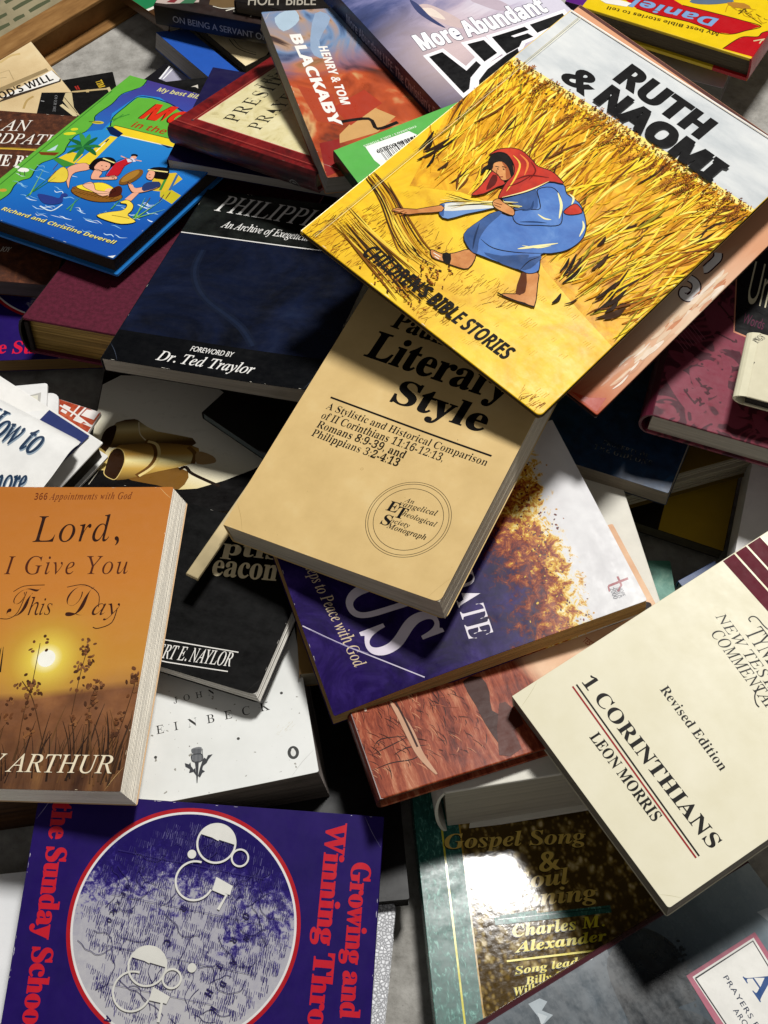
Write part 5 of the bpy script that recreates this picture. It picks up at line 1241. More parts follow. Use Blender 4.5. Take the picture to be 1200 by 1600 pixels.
B = Book('soul', 'paperback_book', 'glossy green and sepia paperback with a crowd picture and yellow italic letters', te.m, pages='#2c2a26', rough=0.16)
A = B.art; W, H = B.w * 1000, B.h * 1000
q = [(15.4, 101.2), (27.2, 106.4), (25.6, 70.8)]
xg = q[0][0]; xb = 0.5 * (q[1][0] + q[2][0])
A.poly([(xb - 0.9, 0.3), (W, 0.3), (W, H), (xb - 0.9, H)], '#b08a2c'); A.poly([(xb, 0.3), (W, 0.3), (W, H), (xb, H)], cr.m)
A.line([(xg, 0.5), (xg, H)], 1.1, '#d9cf3e', sm=0)
YL = '#e2d232'; YG = '#dcbc5e'; SHD = (-0.45, -0.5, '#2a2008')
A.text('BI', 'Gospel Song', [p for p in [(50.2, 153.2), (98.8, 152.0), (52.5, 161.9)]], YG, fit=(4, 11), dx=2, shadow=SHD)
A.text('NR', '&', [(68.3, 136.1), (80.7, 137.3), (72.4, 148.3)], YG, sh=0.15, dx=6, shadow=SHD)
A.text('BI', 'Soul', [(53.4, 127.5), (85.0, 128.4), (56.3, 136.9)], YG, dx=3, shadow=SHD)
A.text('BI', 'Winning', [(37.3, 116.6), (99.4, 117.8), (38.0, 125.9)], YG, dx=3, shadow=SHD)
A.line([(38.9, 109.7), (105.6, 112.1)], 4.2, te.m, sm=0); A.line([(41.1, 110.6), (104.7, 112.7)], 0.5, '#14382e', sm=0); A.line([(42.3, 112.0), (63.2, 113.6)], 1.6, te.m, sm=0)
A.text('BI', 'Charles M.', [(47.8, 100.4), (100.7, 102.6), (49.8, 106.8)], YL, dx=4, dy=2, sp=8, shadow=SHD)
A.text('BI', 'Alexander', [(49.1, 91.7), (100.2, 94.5), (52.0, 97.5)], YL, dx=4, dy=2, sp=4, shadow=SHD)
A.line([(42.4, 87.2), (102.4, 89.8)], 1.1, YL, sm=0)
A.text('BI', 'Song leader for', [(46.3, 79.7), (82.1, 82.3), (47.5, 83.8)], YL, fit=(0, 9), dx=3, sp=4, shadow=SHD)
A.text('BI', 'Billy Sunday', [(51.5, 73.9), (72.3, 75.6), (53.1, 78.0)], YL, fit=(0, 7), dx=3, sp=4, shadow=SHD)
A.text('BI', 'Wilbur Chap', [(44.2, 68.5), (57.4, 69.9), (44.8, 72.8)], YL, fit=(0, 4), dx=3, sp=4, shadow=SHD)
B.wear(6, '#8ab0a6')
B.make()

gph = NT('grey_photo', 0.25)
g_ = gph.grad([(27.5, 143.7)][0], [(5.6, 208.1)][0])
n_ = gph.noise(14, 6, 0.65, 0.4)
gph.base(gph.ramp(gph.math('ADD', gph.math('MULTIPLY', g_, 0.5), gph.math('MULTIPLY', n_, 0.55)), [(0.25, '#3a444c'), (0.5, '#5d6a72'), (0.7, '#7d8a92'), (0.9, '#a8b2b8')])); gph.scuff(0.25)
B = Book('graybook', 'hardcover_book', 'slate grey jacketed hardcover with a landscape photo and a pink edged label', gph.m, hard=True, spinemat='#4a262e', pages='#c9c1b0', rough=0.25, over=0.001, board=0.0018)
A = B.art
tr = mottle('dark_trees', [(0.35, '#0d1116'), (0.6, '#1e262c'), (0.8, '#37424a')], 60, 0.25)
tr2 = mottle('dim_field', [(0.35, '#2a343c'), (0.6, '#434f58'), (0.8, '#5a666e')], 30, 0.25)
A.poly([(0.9, 30.8), (-1.4, 88.5), (-0.4, 113.9), (15.4, 108.5), (47.6, 96.9), (22.3, 30.9)], tr2.m)
A.poly([(8.3, 107.8), (1.0, 118.8), (-0.0, 131.4), (0.4, 137.0), (8.2, 143.2), (18.1, 146.3), (25.4, 142.3), (33.4, 142.2), (39.5, 139.0), (44.9, 139.3), (44.4, 133.8), (43.9, 128.4), (52.4, 136.5), (63.9, 136.4), (57.7, 103.7), (31.7, 102.7)], tr.m, 3)
for k in range(60):
    q = [(18.7, 147.3), (45.8, 138.6)]
    f_ = random.random(); A.ell((q[0][0] + (q[1][0] - q[0][0]) * f_ + random.uniform(-4, 3), q[0][1] + (q[1][1] - q[0][1]) * f_ + random.uniform(-4, 3)), random.uniform(0.6, 2.2), random.uniform(0.5, 1.4), tr.m, random.random() * 3, 7)
A.poly([(32.6, 142.0), (32.5, 188.1), (83.2, 185.7), (84.2, 139.2)], '#b4687a'); A.poly([(34.7, 144.5), (34.5, 185.7), (80.8, 181.7), (80.5, 143.6)], '#eceae4'); A.outline([(36.1, 145.3), (35.8, 184.2), (80.0, 180.2), (80.0, 144.8)], 0.8, '#26262a', 0)
A.text('SB', 'A', [(47.8, 167.5), (62.9, 167.3), (47.9, 181.7)], '#1f4a86', dx=-5)
A.text('NR', 'PRAYERS FOR', [[(42.6, 158.4)][0], [(66.8, 157.2)][0], [(42.5, 161.2)][0]], '#26324a', fit=(0, 7), dx=2, sp=22)
A.text('NR', 'AROUND', [[(58.9, 152.3)][0], [(68.6, 152.4)][0], [(59.0, 155.2)][0]], '#26324a', fit=(0, 3), dx=2, sp=22)
A.poly([(2.9, 61.4), (3.5, 68.1), (6.9, 70.7), (9.2, 65.7), (14.0, 69.5), (15.4, 62.9), (8.4, 62.0)], '#aab4ba'); A.poly([(9.0, 63.0), (13.0, 66.6), (15.8, 61.3)], '#c4ccd0'); A.poly([(24.5, 196.1), (25.6, 202.9), (31.3, 198.2)], '#b8c0c6', 0)
B.wear(16, '#b8bec2', 1.1)
B.make()

B = Book('blackshadebook', 'paperback_book', 'black paperback doubling as shade between the white thistle book and the brown bark book', '#0d0b0b', pages='#211d1b')  # black cover also stands in for the shade over the floor gap
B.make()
B = Book('whitehard', 'hardcover_book', 'thick plain white hardcover with a rounded spine, on the green sepia book', '#dcd8cc', hard=True, pages='#b8b1a2', rough=0.5, bulge=0.006, dark=0.88, corner=0.003)
B.make()

B = Book('olive', 'paperback_book', 'small tan backed paperback end, between the white thistle book and the purple flame book', '#8a6a3a', pages='#7d735f')
B.make()

# ---- brown bark picture
bt = NT('bark_paint', 0.42, 0.06)
u0 = [(-0.8, 25.7)][0]; u1 = [(133.3, 58.8)][0]
gx = bt.grad(u0, u1)
ng = bt.noise(1, 7, 0.78, 0.5, vec=bt.map((150, 26, 30), rot=(0, 0, -0.25))); nb = bt.noise(10, 3, 0.5, 0.8)
bark = bt.ramp(bt.math('ADD', bt.math('MULTIPLY', ng, 0.75), bt.math('MULTIPLY', nb, 0.3)), [(0.33, '#34140e'), (0.43, '#6e2c1c'), (0.52, '#9a4a30'), (0.61, '#b87656'), (0.73, '#dcb498')])
pch = bt.ramp(bt.noise(30, 5, 0.6), [(0.3, '#cf9f7c'), (0.6, '#e2bd9c'), (0.8, '#edd2b6')])
bt.base(bt.mix(bt.rng(bt.math('ADD', gx, bt.math('MULTIPLY', bt.math('SUBTRACT', nb, 0.5), 0.3)), 0.74, 0.84), bark, pch)); bt.scuff(0.3)
B = Book('brown', 'picture_book', 'thin hardcover with a reddish brown bark painting, under the purple flame book', bt.m, hard=True, pages='#6f6350', spinemat='#4a1c14', board=0.002, rough=0.3)
A = B.art; A.spec = 0.06
for P in ([(3.1, 26.5), (11.0, 27.9), (19.0, 29.4), (29.0, 31.3)], [(-1.2, 17.2), (11.7, 18.5), (24.2, 16.9), (30.6, 19.3)], [(14.9, 22.5), (23.0, 24.5), (35.4, 22.4)], [(4.8, 29.0), (11.2, 34.1), (27.0, 30.9)]):
    A.line(P, 0.7, '#1f0b08', 2)
for k in range(420):
    q = [(3.5, 51.4), (42.0, 1.3)]
    x0 = random.uniform(q[0][0] - 10, q[1][0] + 30); y0 = random.uniform(8, 95); a_ = random.gauss(1.9, 0.4); L = random.uniform(2, 9)
    A.line([(x0, y0), (x0 + L * math.cos(a_) * 0.5 + 0.6, y0 + L * math.sin(a_) * 0.5), (x0 + L * math.cos(a_), y0 + L * math.sin(a_))], random.uniform(0.2, 0.55), random.choice(['#2a100b', '#5f2416', '#c98a66', '#a85636', '#3a150e']), 2)
A.line([(23.6, 54.9), (26.3, 42.7), (27.7, 32.8), (29.1, 17.8), (33.7, 4.1)], 5, '#c79a7c', 2); A.line([(26.2, 54.0), (27.7, 41.2), (29.0, 23.0)], 1.2, '#3a1a12')
A.poly([(67.1, 54.2), (77.9, 53.7), (79.1, 42.5), (76.3, 31.3), (84.0, 19.8), (76.9, 1.8), (73.0, 8.9), (69.7, 24.6), (68.8, 36.8)], '#3f1f17', 2); A.poly([(81.7, 34.0), (87.9, 28.9), (90.2, 17.7), (82.8, 15.8), (83.4, 4.0), (70.2, 4.1)], '#57291d', 2)
A.line([(140.9, 63.5), (160.6, 62.6), (172.5, 63.5)], 2.4, '#2a1a16'); A.ell([(186.8, 67.8)][0], 5, 3, '#221a1c'); A.line([(153.4, 62.6), (170.3, 65.1), (182.0, 65.3)], 3, '#221a1c'); A.text('NR', 'TEST', [(142.5, 57.3), (145.7, 51.4), (145.6, 59.5)], '#b04a34', dx=2)
A.text('NB', 'T', [(6.0, 53.6), (10.9, 53.2), (5.6, 50.7)], '#d8c2b0')
B.wear(22, '#d8b8a0', 1.0)
B.make()

card('strip', 'bookmark', 'narrow cream bookmark of folded paper sticking out left of the tan paperback', 'bookmark', pages_mat('#d0bc90', 0.72), None, 0.0)

# ---- purple and flame book
jm = NT('flame_cover', 0.42, 0.08)
lo_ = [(112.6, 110.2)][0][1]; hi_ = [(108.1, 154.4)][0][1]
x_, y_, _z = jm.xyz()
pa = jm.ramp(jm.noise(34, 6, 0.68, 0.8), [(0.3, '#10082a'), (0.5, '#21124c'), (0.68, '#35246a'), (0.85, '#46367e')])
nf = jm.noise(150, 6, 0.78, 0.6); nl = jm.noise(24, 3, 0.5, 0.5)
P0 = (91.7, 115.5); P1 = (97.9, 160.1)
gj = jm.grad(P0, P1)
gn = jm.math('ADD', gj, jm.math('MULTIPLY', jm.math('SUBTRACT', nl, 0.5), 0.9))
fire = jm.ramp(jm.math('ADD', jm.math('MULTIPLY', nf, 0.9), jm.math('MULTIPLY', gn, 0.36)), [(0.42, '#2a1030'), (0.52, '#4a1416'), (0.60, '#7a2a18'), (0.67, '#a85a20'), (0.73, '#d8ac34'), (0.80, '#efe2a0')])
whi = jm.ramp(jm.noise(30, 4, 0.6), [(0.3, '#cbc9cb'), (0.7, '#dad9da')])
sel1 = jm.rng(jm.math('ADD', gn, jm.math('MULTIPLY', jm.math('SUBTRACT', nf, 0.5), 1.6)), 0.02, 0.30)
sel2 = jm.rng(jm.math('ADD', gn, jm.math('MULTIPLY', jm.math('SUBTRACT', nf, 0.5), 1.5)), 0.84, 0.96)
jm.base(jm.mix(sel2, jm.mix(sel1, pa, fire), whi)); jm.scuff(0.3)
def jcurl(x, y):
    """the lower corner of the cover is curled down"""
    u = max(0.0, (x - 0.085) / 0.053) * max(0.0, (0.085 - y) / 0.085)
    return -0.010 * u ** 1.5
B = Book('jesus', 'paperback_book', 'purple paperback turning to flames and white, with large pale letters', jm.m, pages='#b8955f', rough=0.3, slant=(0.002, 0.002), dark=0.7)
A = B.art; W, H = B.w * 1000, B.h * 1000
A.spec = 0.1
B.seg = (0.8, -0.6, 0.055, 0.115, 12)
B.lift = lambda x, y: -0.006 * max(0.0, (0.8 * x - 0.6 * y - 0.055) / 0.06) ** 2
A.text('SI', 'Steps to Peace with God', [[(45.9, 14.0)][0], [(115.5, 20.5)][0], [(51.4, 21.7)][0]], '#d8c2a0', fit=(2, 23), dx=1)
A.text('SI', 'JESUS', [[(42.9, 27.1)][0], [(118.9, 32.9)][0], [(85.3, 72.8)][0]], '#e2d8e6', fit=(2, 5), sh=-0.1, dx=7, dy=2)
A.text('SB', 'UPDATE', [[(90.6, 90.2)][0], [(123.6, 87.3)][0], [(89.3, 105.1)][0]], '#e6dfe8', fit=(3, 6), dx=-8)
A.line([(79.1, 0.5), (96.4, 16.1), (116.5, 36.5), (135.1, 55.5)], 0.7, '#cfc6d8', sm=3); A.line([(83.2, 4.0), (97.6, 17.1), (109.7, 30.7)], 0.35, '#8a80a8')
q = [(116.6, 184.1), (122.8, 177.6), (118.4, 180.4), (121.9, 187.3), (120.5, 175.9), (126.5, 180.9)]
A.line([(116.5, 183.1), (122.5, 182.8), (125.7, 179.1)], 1.3, '#a05a5e', sm=0); A.line([(120.4, 175.6), (119.9, 188.3)], 1.5, '#a05a5e', sm=0); A.line([(120.4, 175.5), (123.9, 174.6)], 1.0, '#a05a5e', sm=0)
A.text('NR', 'HOPE', [[(123.1, 180.4)][0], [(129.5, 179.9)][0], [(122.7, 182.7)][0]], '#7a7a80', dx=2); A.text('NR', 'JESUS', [[(123.0, 178.2)][0], [(130.0, 177.9)][0], [(123.0, 180.1)][0]], '#7a7a80', dx=2); A.text('NR', '2000', [[(121.9, 175.5)][0], [(129.5, 174.8)][0], [(122.2, 178.2)][0]], '#7a7a80', dx=2)
for k in range(300):
    t_ = random.random(); gq = random.gauss(0.72, 0.17)
    dxy = (P1[0] - P0[0], P1[1] - P0[1]); L = math.hypot(*dxy); n_ = (-dxy[1] / L, dxy[0] / L); s_ = random.uniform(-75, 75)
    A.ell((P0[0] + dxy[0] * gq + n_[0] * s_, P0[1] + dxy[1] * gq + n_[1] * s_), random.uniform(0.3, 1.1), random.uniform(0.3, 0.8), random.choice(['#7a2a1c', '#d8b030', '#6a2216', '#8d4a22', '#5a1c1c', '#4a1418', '#c08a2c']), random.random() * 3, 7)
B.wear(16, '#cfc4b8')
B.make()

B = Book('teal', 'paperback_book', 'sea green paperback corner in the dark gap above the cream maroon striped book', mottle('sea_green', [(0.3, '#1f5a48'), (0.5, '#4f8a78'), (0.72, '#8fb8a0')], 26, 0.4, 5, 2.0).m, pages='#4a463c')
B.make()
B = Book('navy', 'booklet', 'tiny blue booklet corner beside the cream maroon striped book', '#27406e', pages='#6a6a70')
B.make()
B = Book('yellow20', 'paperback_book', 'half black, half yellow paperback under the dark blue pocket testament', '#140f0c', pages='#4a4434')
W, H = B.w * 1000, B.h * 1000
q = [(115.1, 9.0), (114.4, 1.0)]
B.art.poly([(q[1][0], 0.4), (W - 0.4, 0.4), (W - 0.4, H), (q[0][0] + 1, H)], '#a98a22')
B.make()
B = Book('white21', 'paperback_book', 'plain white paperback above the maroon stripes of the cream book', '#e2e0de', pages='#b9b6b0', rough=0.4)
B.make()
B = Book('pages19', 'paperback_book', 'olive backed paperback with loose white pages, under the dark blue pocket testament', '#6a551f', pages='#a59c88', fan=0.003, dark=0.8)
B.make()
gd = mottle('blue_leatherette', [(0.35, '#0a1c36'), (0.6, '#12304f'), (0.8, '#1f4a72')], 130, 0.45)
B = Book('gideons', 'pocket_testament', 'small dark blue testament with faint gold capitals, in the gap on the right', gd.m, pages='#8b8274', rough=0.45)
gold_ = NT('worn_gold', 0.35, 0.5); gold_.p.inputs['Metallic'].default_value = 0.6
gold_.base(gold_.ramp(gold_.noise(260, 3, 0.6), [(0.45, '#20252c'), (0.6, '#a8a08a')]))
B.art.text('SB', 'THE GIDEONS', [(52.3, 16.2), (83.4, 16.6), (52.0, 20.3)], gold_.m, fit=(2, 11), dx=-4, sp=18)
B.art.text('SB', 'PROPERTY OF', [(57.9, 22.0), (79.6, 21.6), (57.4, 25.3)], gold_.m, fit=(3, 11), dx=-4, sp=14)
B.make()

# ---- maroon damask jacket
dm = NT('damask_jacket', 0.4)
dn = dm.noise(44, 2, 0.4, 2.2)
dm.base(dm.ramp(dn, [(0.44, '#451422'), (0.47, '#742c3a'), (0.58, '#7c3242'), (0.61, '#451422')])); dm.scuff(0.34)
B = Book('maroonjacket', 'hardcover_book', 'maroon jacketed hardcover with a leaf and bird pattern and a black label', dm.m, hard=True, spinemat='#4f1828', pages='#b0aa9e', rough=0.32, over=0.002, board=0.0016, bulge=0.006, corner=0.002, dark=0.85)
A = B.art; LF = '#7e3444'; DK = '#43131f'
for P in ([(20.0, 50.8), (24.1, 56.3), (29.9, 56.6), (36.6, 51.2), (33.1, 63.7), (32.1, 61.3), (34.2, 66.2), (41.8, 55.2), (41.5, 39.5), (52.4, 24.5), (58.6, 21.2), (50.6, 18.2), (37.5, 28.4), (33.3, 36.4), (26.8, 49.5)], [(1.9, 34.2), (7.6, 42.2), (16.8, 39.8), (20.1, 29.5), (27.9, 34.3), (32.3, 17.0), (23.6, 10.0), (13.6, 17.5)], [(15.8, 45.3), (23.9, 49.3), (33.8, 42.3), (36.9, 32.0), (30.8, 25.9), (21.1, 31.8)], [(16.9, 98.5), (26.9, 110.7), (44.8, 92.5), (50.2, 76.3), (40.8, 70.7), (26.4, 77.3)], [(41.7, 20.5), (47.8, 26.6), (50.8, 16.5), (57.8, 17.2), (53.6, 8.2), (46.3, 9.2)], [(9.0, 58.6), (16.6, 57.5), (15.2, 49.0)], [(59.7, 23.5), (70.1, 20.0), (71.9, 7.7), (64.2, 12.2)]):
    A.poly(P, LF, 3)
for P in ([(22.2, 38.0), (26.5, 33.8), (30.2, 33.3), (29.5, 29.2)], [(16.4, 26.2), (23.3, 19.3), (25.7, 22.1), (27.7, 19.0)], [(24.4, 107.7), (33.4, 98.5), (42.6, 87.6)], [(27.2, 81.7), (39.6, 78.3)]):
    A.line(P, 1.2, DK)
    for (X, Y) in P: A.ell((X, Y), 1.8, 0.8, DK, random.random() * 3); A.ell((X + 1, Y + 1), 1.6, 0.7, DK, random.random() * 3)
A.ell([(22.7, 51.9)][0], 0.9, 0.9, DK)
for k in range(8):
    q = [(3.2, 66.4), (10.4, 59.1), (8.4, 86.9), (21.2, 73.3)]
    f_ = k / 7; A.line([(q[0][0] + (q[2][0] - q[0][0]) * f_, q[0][1] + (q[2][1] - q[0][1]) * f_), (q[1][0] + (q[3][0] - q[1][0]) * f_, q[1][1] + (q[3][1] - q[1][1]) * f_)], 0.4, '#a0606c', sm=0)
A.poly([(28.1, 161.6), (37.6, 86.1), (55.1, 83.2), (75.9, 82.0), (63.3, 175.4)], '#c98468'); A.poly([(29.0, 161.9), (38.3, 87.4), (54.9, 84.7), (75.6, 83.9), (63.3, 175.4)], '#0d0b0d')
A.text('NR', 'Unspoken', [(40.5, 115.6), (55.6, 115.4), (35.8, 155.6)], '#d9cfae', fit=(0, 2), dx=-2)
A.text('NR', 'Words', [(41.6, 96.5), (54.0, 95.4), (40.9, 106.0)], '#5a1f3a', fit=(0, 4), dx=-1)
B.spart = Art(B.h, B.t, 0.35)
B.spart.text('SB', 'NELSON', [(14, 2.5), (14, 8), (8, 2.5)], '#cdbf8f', dx=-5)
B.spart.poly([(18, 4), (26, 4), (27, 7), (26, 10), (18, 10)], '#cdbf8f'); B.spart.line([(20, 4), (20, 10)], 0.6, '#4f1828', sm=0); B.spart.line([(23, 4), (23, 10)], 0.6, '#4f1828', sm=0)
B.make()

B = Book('cream17', 'hardcover_book', 'small cream jacketed book with a rounded spine, on the maroon patterned hardcover', '#cfc8ac', hard=True, spinemat='#d8d2b6', pages='#2a2622', bulge=0.007, over=0.001, board=0.0014, rough=0.35)
B.art.text('SB', 'KINGS', [(-1.4, 41.8), (4.4, 49.6), (-2.9, 47.0)], '#3a3630', dx=-3)
B.art.line([(-1.1, 22.1), (0.7, 28.4)], 0.8, '#3a3630')
B.make()

# ---- cream commentary
cm = NT('cream_stock', 0.45, 0.12)
cm.base(cm.ramp(cm.noise(26, 5, 0.6), [(0.3, '#e1dabd'), (0.7, '#ebe5cd')])); cm.scuff(0.36)
B = Book('onecor', 'paperback_book', 'cream paperback with black capitals, a red rule and maroon stripes', cm.m, pages='#8d867a', rough=0.34, corner=0.0016)
A = B.art; W, H = B.w * 1000, B.h * 1000
q = [(0.7, 146.0), (-0.3, 153.3), (-0.4, 155.8), (0.4, 163.2), (0.4, 165.7), (0.6, 172.8)]
y0 = q[0][1]
MA = mottle('maroon_band', [(0.35, '#561420'), (0.65, '#64182a')], 60, 0.5, spec=0.08).m
ys = [y0, q[1][1] + 0.8, q[2][1] - 0.2, q[3][1], q[4][1], q[5][1]]
A.poly([(0.2, y0), (W - 0.2, y0), (W - 0.2, H - 0.2), (0.2, H - 0.2)], MA)
st_ = (q[3][1] - y0) / 2
for k in (1, 2): A.line([(0.3, y0 + st_ * k), (W - 0.3, y0 + st_ * k)], 1.1, '#e0d8b0', sm=0)
A.poly([(0.2, q[5][1]), (W - 0.2, q[5][1]), (W - 0.2, H - 0.2), (0.2, H - 0.2)], '#e4dcb6')
K = '#14110f'; A.spec = 0.08
q1 = [(13.9, 36.2)][0]; q2 = [(127.4, 35.8)][0]; q3 = [(13.5, 44.1)][0]
A.text('SB', '1 CORINTHIANS', [q1, q2, q3], K, dx=1, dy=1, sp=3)
r0 = [(14.5, 33.2)][0]; r1_ = [(126.3, 29.1)][0]; r2_ = [(14.2, 30.8)][0]; r3_ = [(126.2, 27.2)][0]
A.line([r0, r1_], 0.9, K, sm=0); A.line([r2_, r3_], 0.9, '#a01c22', sm=0)
A.text('SB', 'LEON MORRIS', [[(42.9, 20.9)][0], [(99.7, 20.8)][0], [(42.7, 26.9)][0]], K, dx=-1)
A.text('SB', 'Revised Edition', [[(42.3, 68.6)][0], [(97.5, 66.3)][0], [(42.2, 73.8)][0]], K, dx=-2)
A.text('SI', 'NEW TESTAMENT', [[(25.6, 120.5)][0], [(75.2, 116.6)][0], [(27.0, 126.1)][0]], K, fit=(0, 8), sh=-0.05)
A.text('SI', 'COMMENTARIES', [[(31.9, 111.8)][0], [(70.2, 109.4)][0], [(31.9, 118.4)][0]], K, fit=(0, 6), sh=-0.05)
A.text('SI', 'TYNDALE', [[(42.6, 127.1)][0], [(61.5, 125.8)][0], [(42.9, 137.4)][0]], K, fit=(0, 3), sh=-0.05)
A.line([(39.1, 134.3), (37.0, 134.6), (36.8, 137.0), (39.1, 138.7), (44.5, 138.6), (47.9, 139.0)], 0.7, K); A.line([(71.0, 113.7), (73.9, 108.4), (77.9, 105.8), (80.6, 105.7)], 0.7, K)
B.wear(8, '#f8f4e2'); B.creases(2, '#c8c09c', 'AC')
B.bow(0.0012)
B.make()

# ---- tan monograph
tm = NT('tan_stock', 0.42)
tm.base(tm.ramp(tm.noise(30, 6, 0.6), [(0.3, '#cdae74'), (0.55, '#d8b97e'), (0.75, '#dfc48c')])); tm.scuff(0.4, 0.15, 0.06)
B = Book('tan', 'paperback_book', 'tan paperback with heavy black lettering and a ringed round seal', tm.m, pages='#bdb4a2', rough=0.4, corner=0.004, dark=0.8)
A = B.art; K = '#12100f'; A.spec = 0.1; B.bow(0.0016)
A.text('SB', 'Pauline', [[(28.2, 167.7)][0], [(87.2, 162.5)][0], [(28.7, 181.3)][0]], K, dx=5, dy=3)
A.text('SB', 'Literary', [[(22.3, 141.1)][0], [(122.9, 136.1)][0], [(19.6, 162.0)][0]], K, dx=5, dy=3)
A.text('SB', 'Style', [[(53.5, 115.0)][0], [(119.7, 111.7)][0], [(51.7, 132.5)][0]], K, dx=5, dy=3)
A.line([(17.9, 105.0), (132.0, 98.3)], 1.3, K, sm=0)
for bod, P, n_ in (('A Stylistic and Historical Comparison', [[(19.0, 96.3)][0], [(131.9, 90.7)][0], [(17.9, 101.4)][0]], None), ('of II Corinthians 11:16-12:13,', [[(19.0, 88.8)][0], [(105.9, 85.1)][0], [(18.0, 94.2)][0]], None), ('Romans 8:9-39, and', [[(19.5, 81.9)][0], [(82.8, 79.6)][0], [(18.5, 87.2)][0]], None), ('Philippians 3:2-4:13', [[(19.6, 75.2)][0], [(81.8, 73.1)][0], [(18.6, 80.5)][0]], None)):
    A.text('SB', bod, P, K, dx=-3)
(cx, cy), (e1, f1) = ((104.2, 42.6), (0, 0))
for r_ in (25.4, 25.4 * 0.945, 25.4 * 0.82): A.ring((cx, cy), r_ - 0.22, r_ + 0.1, '#2a2016')
for bod, P in (('An', [[(97.0, 52.5)][0], [(102.8, 52.7)][0], [(96.6, 55.6)][0]]), ('vangelical', [[(94.6, 49.2)][0], [(118.8, 50.0)][0], [(94.1, 52.7)][0]]), ('heological', [[(99.4, 43.6)][0], [(121.6, 43.1)][0], [(98.9, 47.0)][0]]), ('ociety', [[(94.8, 37.1)][0], [(107.5, 37.3)][0], [(94.3, 40.1)][0]]), ('Monograph', [[(94.7, 33.0)][0], [(120.2, 33.3)][0], [(94.4, 36.5)][0]])):
    A.text('BI', bod, P, K, dx=-4)
A.text('SB', 'E', [[(88.2, 43.6)][0], [(95.6, 43.8)][0], [(87.0, 50.4)][0]], K, sh=0.1); A.text('SB', 'T', [[(94.7, 41.1)][0], [(101.7, 41.3)][0], [(93.0, 48.6)][0]], K, sh=0.1); A.text('SB', 'S', [[(88.9, 34.1)][0], [(95.6, 34.2)][0], [(87.5, 41.2)][0]], K, sh=0.1)
A.ring([(61.8, 64.3)][0], 0.7, 0.9, '#a8884e'); B.specks(30, '#9a7c46', 0.08, 0.2); A.ell([(107.8, 102.3)][0], 0.25, 0.25, K)
B.wear(14, '#ecd8ac'); B.creases(2, '#b0925a', 'AC')
B.make()

# ================================================================= back right
B = Book('white26', 'paperback_book', 'grey white paperback under the yellow and red picture book', '#b4aeb8', pages='#6f6b64')
B.make()
B = Book('purple25', 'booklet', 'bright purple booklet behind the yellow and red picture book', '#5a1c7a', pages='#3a2a4a')
B.make()
B = Book('yellowred', 'picture_book', 'yellow and red children\'s hardcover lying upside down at the top right', '#e2c018', hard=True, spinemat='#a8121c', back='#d8b81e', pages='#5f5442', rough=0.25, board=0.003, bulge=0.001)
A = B.art; RD = '#b3141c'; W, H = B.w * 1000, B.h * 1000
A.poly([(25.9, 208.3), (20.9, 193.2), (16.5, 185.8), (6.5, 180.8), (4.9, 173.6), (-1.7, 167.7), (-28.7, 133.5), (-60.1, 216.5), (1.7, 207.1)], RD, 0); A.line([(25.9, 208.3), (20.9, 193.2), (16.5, 185.8), (6.5, 180.8), (4.9, 173.6), (-4.6, 163.7)], 0.9, '#241008')
A.poly([(130.3, 182.2), (111.6, 191.4), (90.9, 191.5), (64.3, 188.4), (38.6, 190.8), (26.5, 187.1), (18.3, 177.9), (9.2, 166.8), (26.0, 166.4), (48.6, 167.4), (78.8, 169.6), (97.6, 163.0)], RD, 0); A.line([(111.6, 191.4), (90.9, 191.5), (64.3, 188.4), (38.6, 190.8), (26.5, 187.1), (18.3, 177.9), (9.2, 166.8), (26.0, 166.4), (48.6, 167.4), (78.8, 169.6)], 0.9, '#241008')
A.text('NB', 'Daniel', [[(42.3, 173.3)][0], [(118.9, 179.1)][0], [(42.6, 185.1)][0]], '#7a9cc8', sh=0.15, dx=4, dy=3, shadow=(0.5, -0.5, '#3a1418'))
A.text('NB', 'My best Bible stories to tell', [[(35.9, 190.7)][0], [(135.0, 199.3)][0], [(36.0, 195.1)][0]], '#4a3a10')
A.poly([(144.5, 194.7), (135.8, 187.6), (118.4, 186.9), (120.3, 193.2), (137.9, 196.7)], '#e6e2da')
for k in range(14):
    q = [(37.7, 156.7), (8.1, 154.7)]
    c_ = (random.uniform(q[0][0], q[1][0]), random.uniform(min(q[0][1], q[1][1]), max(q[0][1], q[1][1])))
    A.line([c_, (c_[0] + random.uniform(-8, 8), c_[1] + random.uniform(-6, 6)), (c_[0] + random.uniform(-14, 14), c_[1] + random.uniform(-10, 10))], 0.7, random.choice(['#6a4a10', '#b88a1a', '#3a2a10']))
A.poly([(75.6, 162.6), (70.8, 152.2), (49.3, 144.0), (42.3, 145.8), (53.7, 155.5), (66.5, 162.0)], '#5a6a80', 2); A.poly([(47.0, 149.5), (33.7, 144.1), (26.0, 148.1), (39.1, 153.4)], '#b07a2c', 2)
A.line([(7.5, 187.6), (-1.8, 179.1)], 1.3, '#c9c090'); A.line([(1.9, 188.5), (1.1, 183.1), (-4.5, 187.7)], 1.1, '#c9c090')
B.backart = None
B.make()
A = Art(B.w, B.t, 0.3)
bm = bmesh.new()
xr_ = [(14.1, 237.9)][0][0]
slab(bm, [(0.0004, B.h - 0.02), (0.034, B.h - 0.02), (0.031, B.h + 0.00015), (0.0004, B.h + 0.00015)], -B.t - 0.0001, -B.t + 0.00315, 0, 0.0001)
B.part('back_corner', bm, [ink(RD, 0.25)])

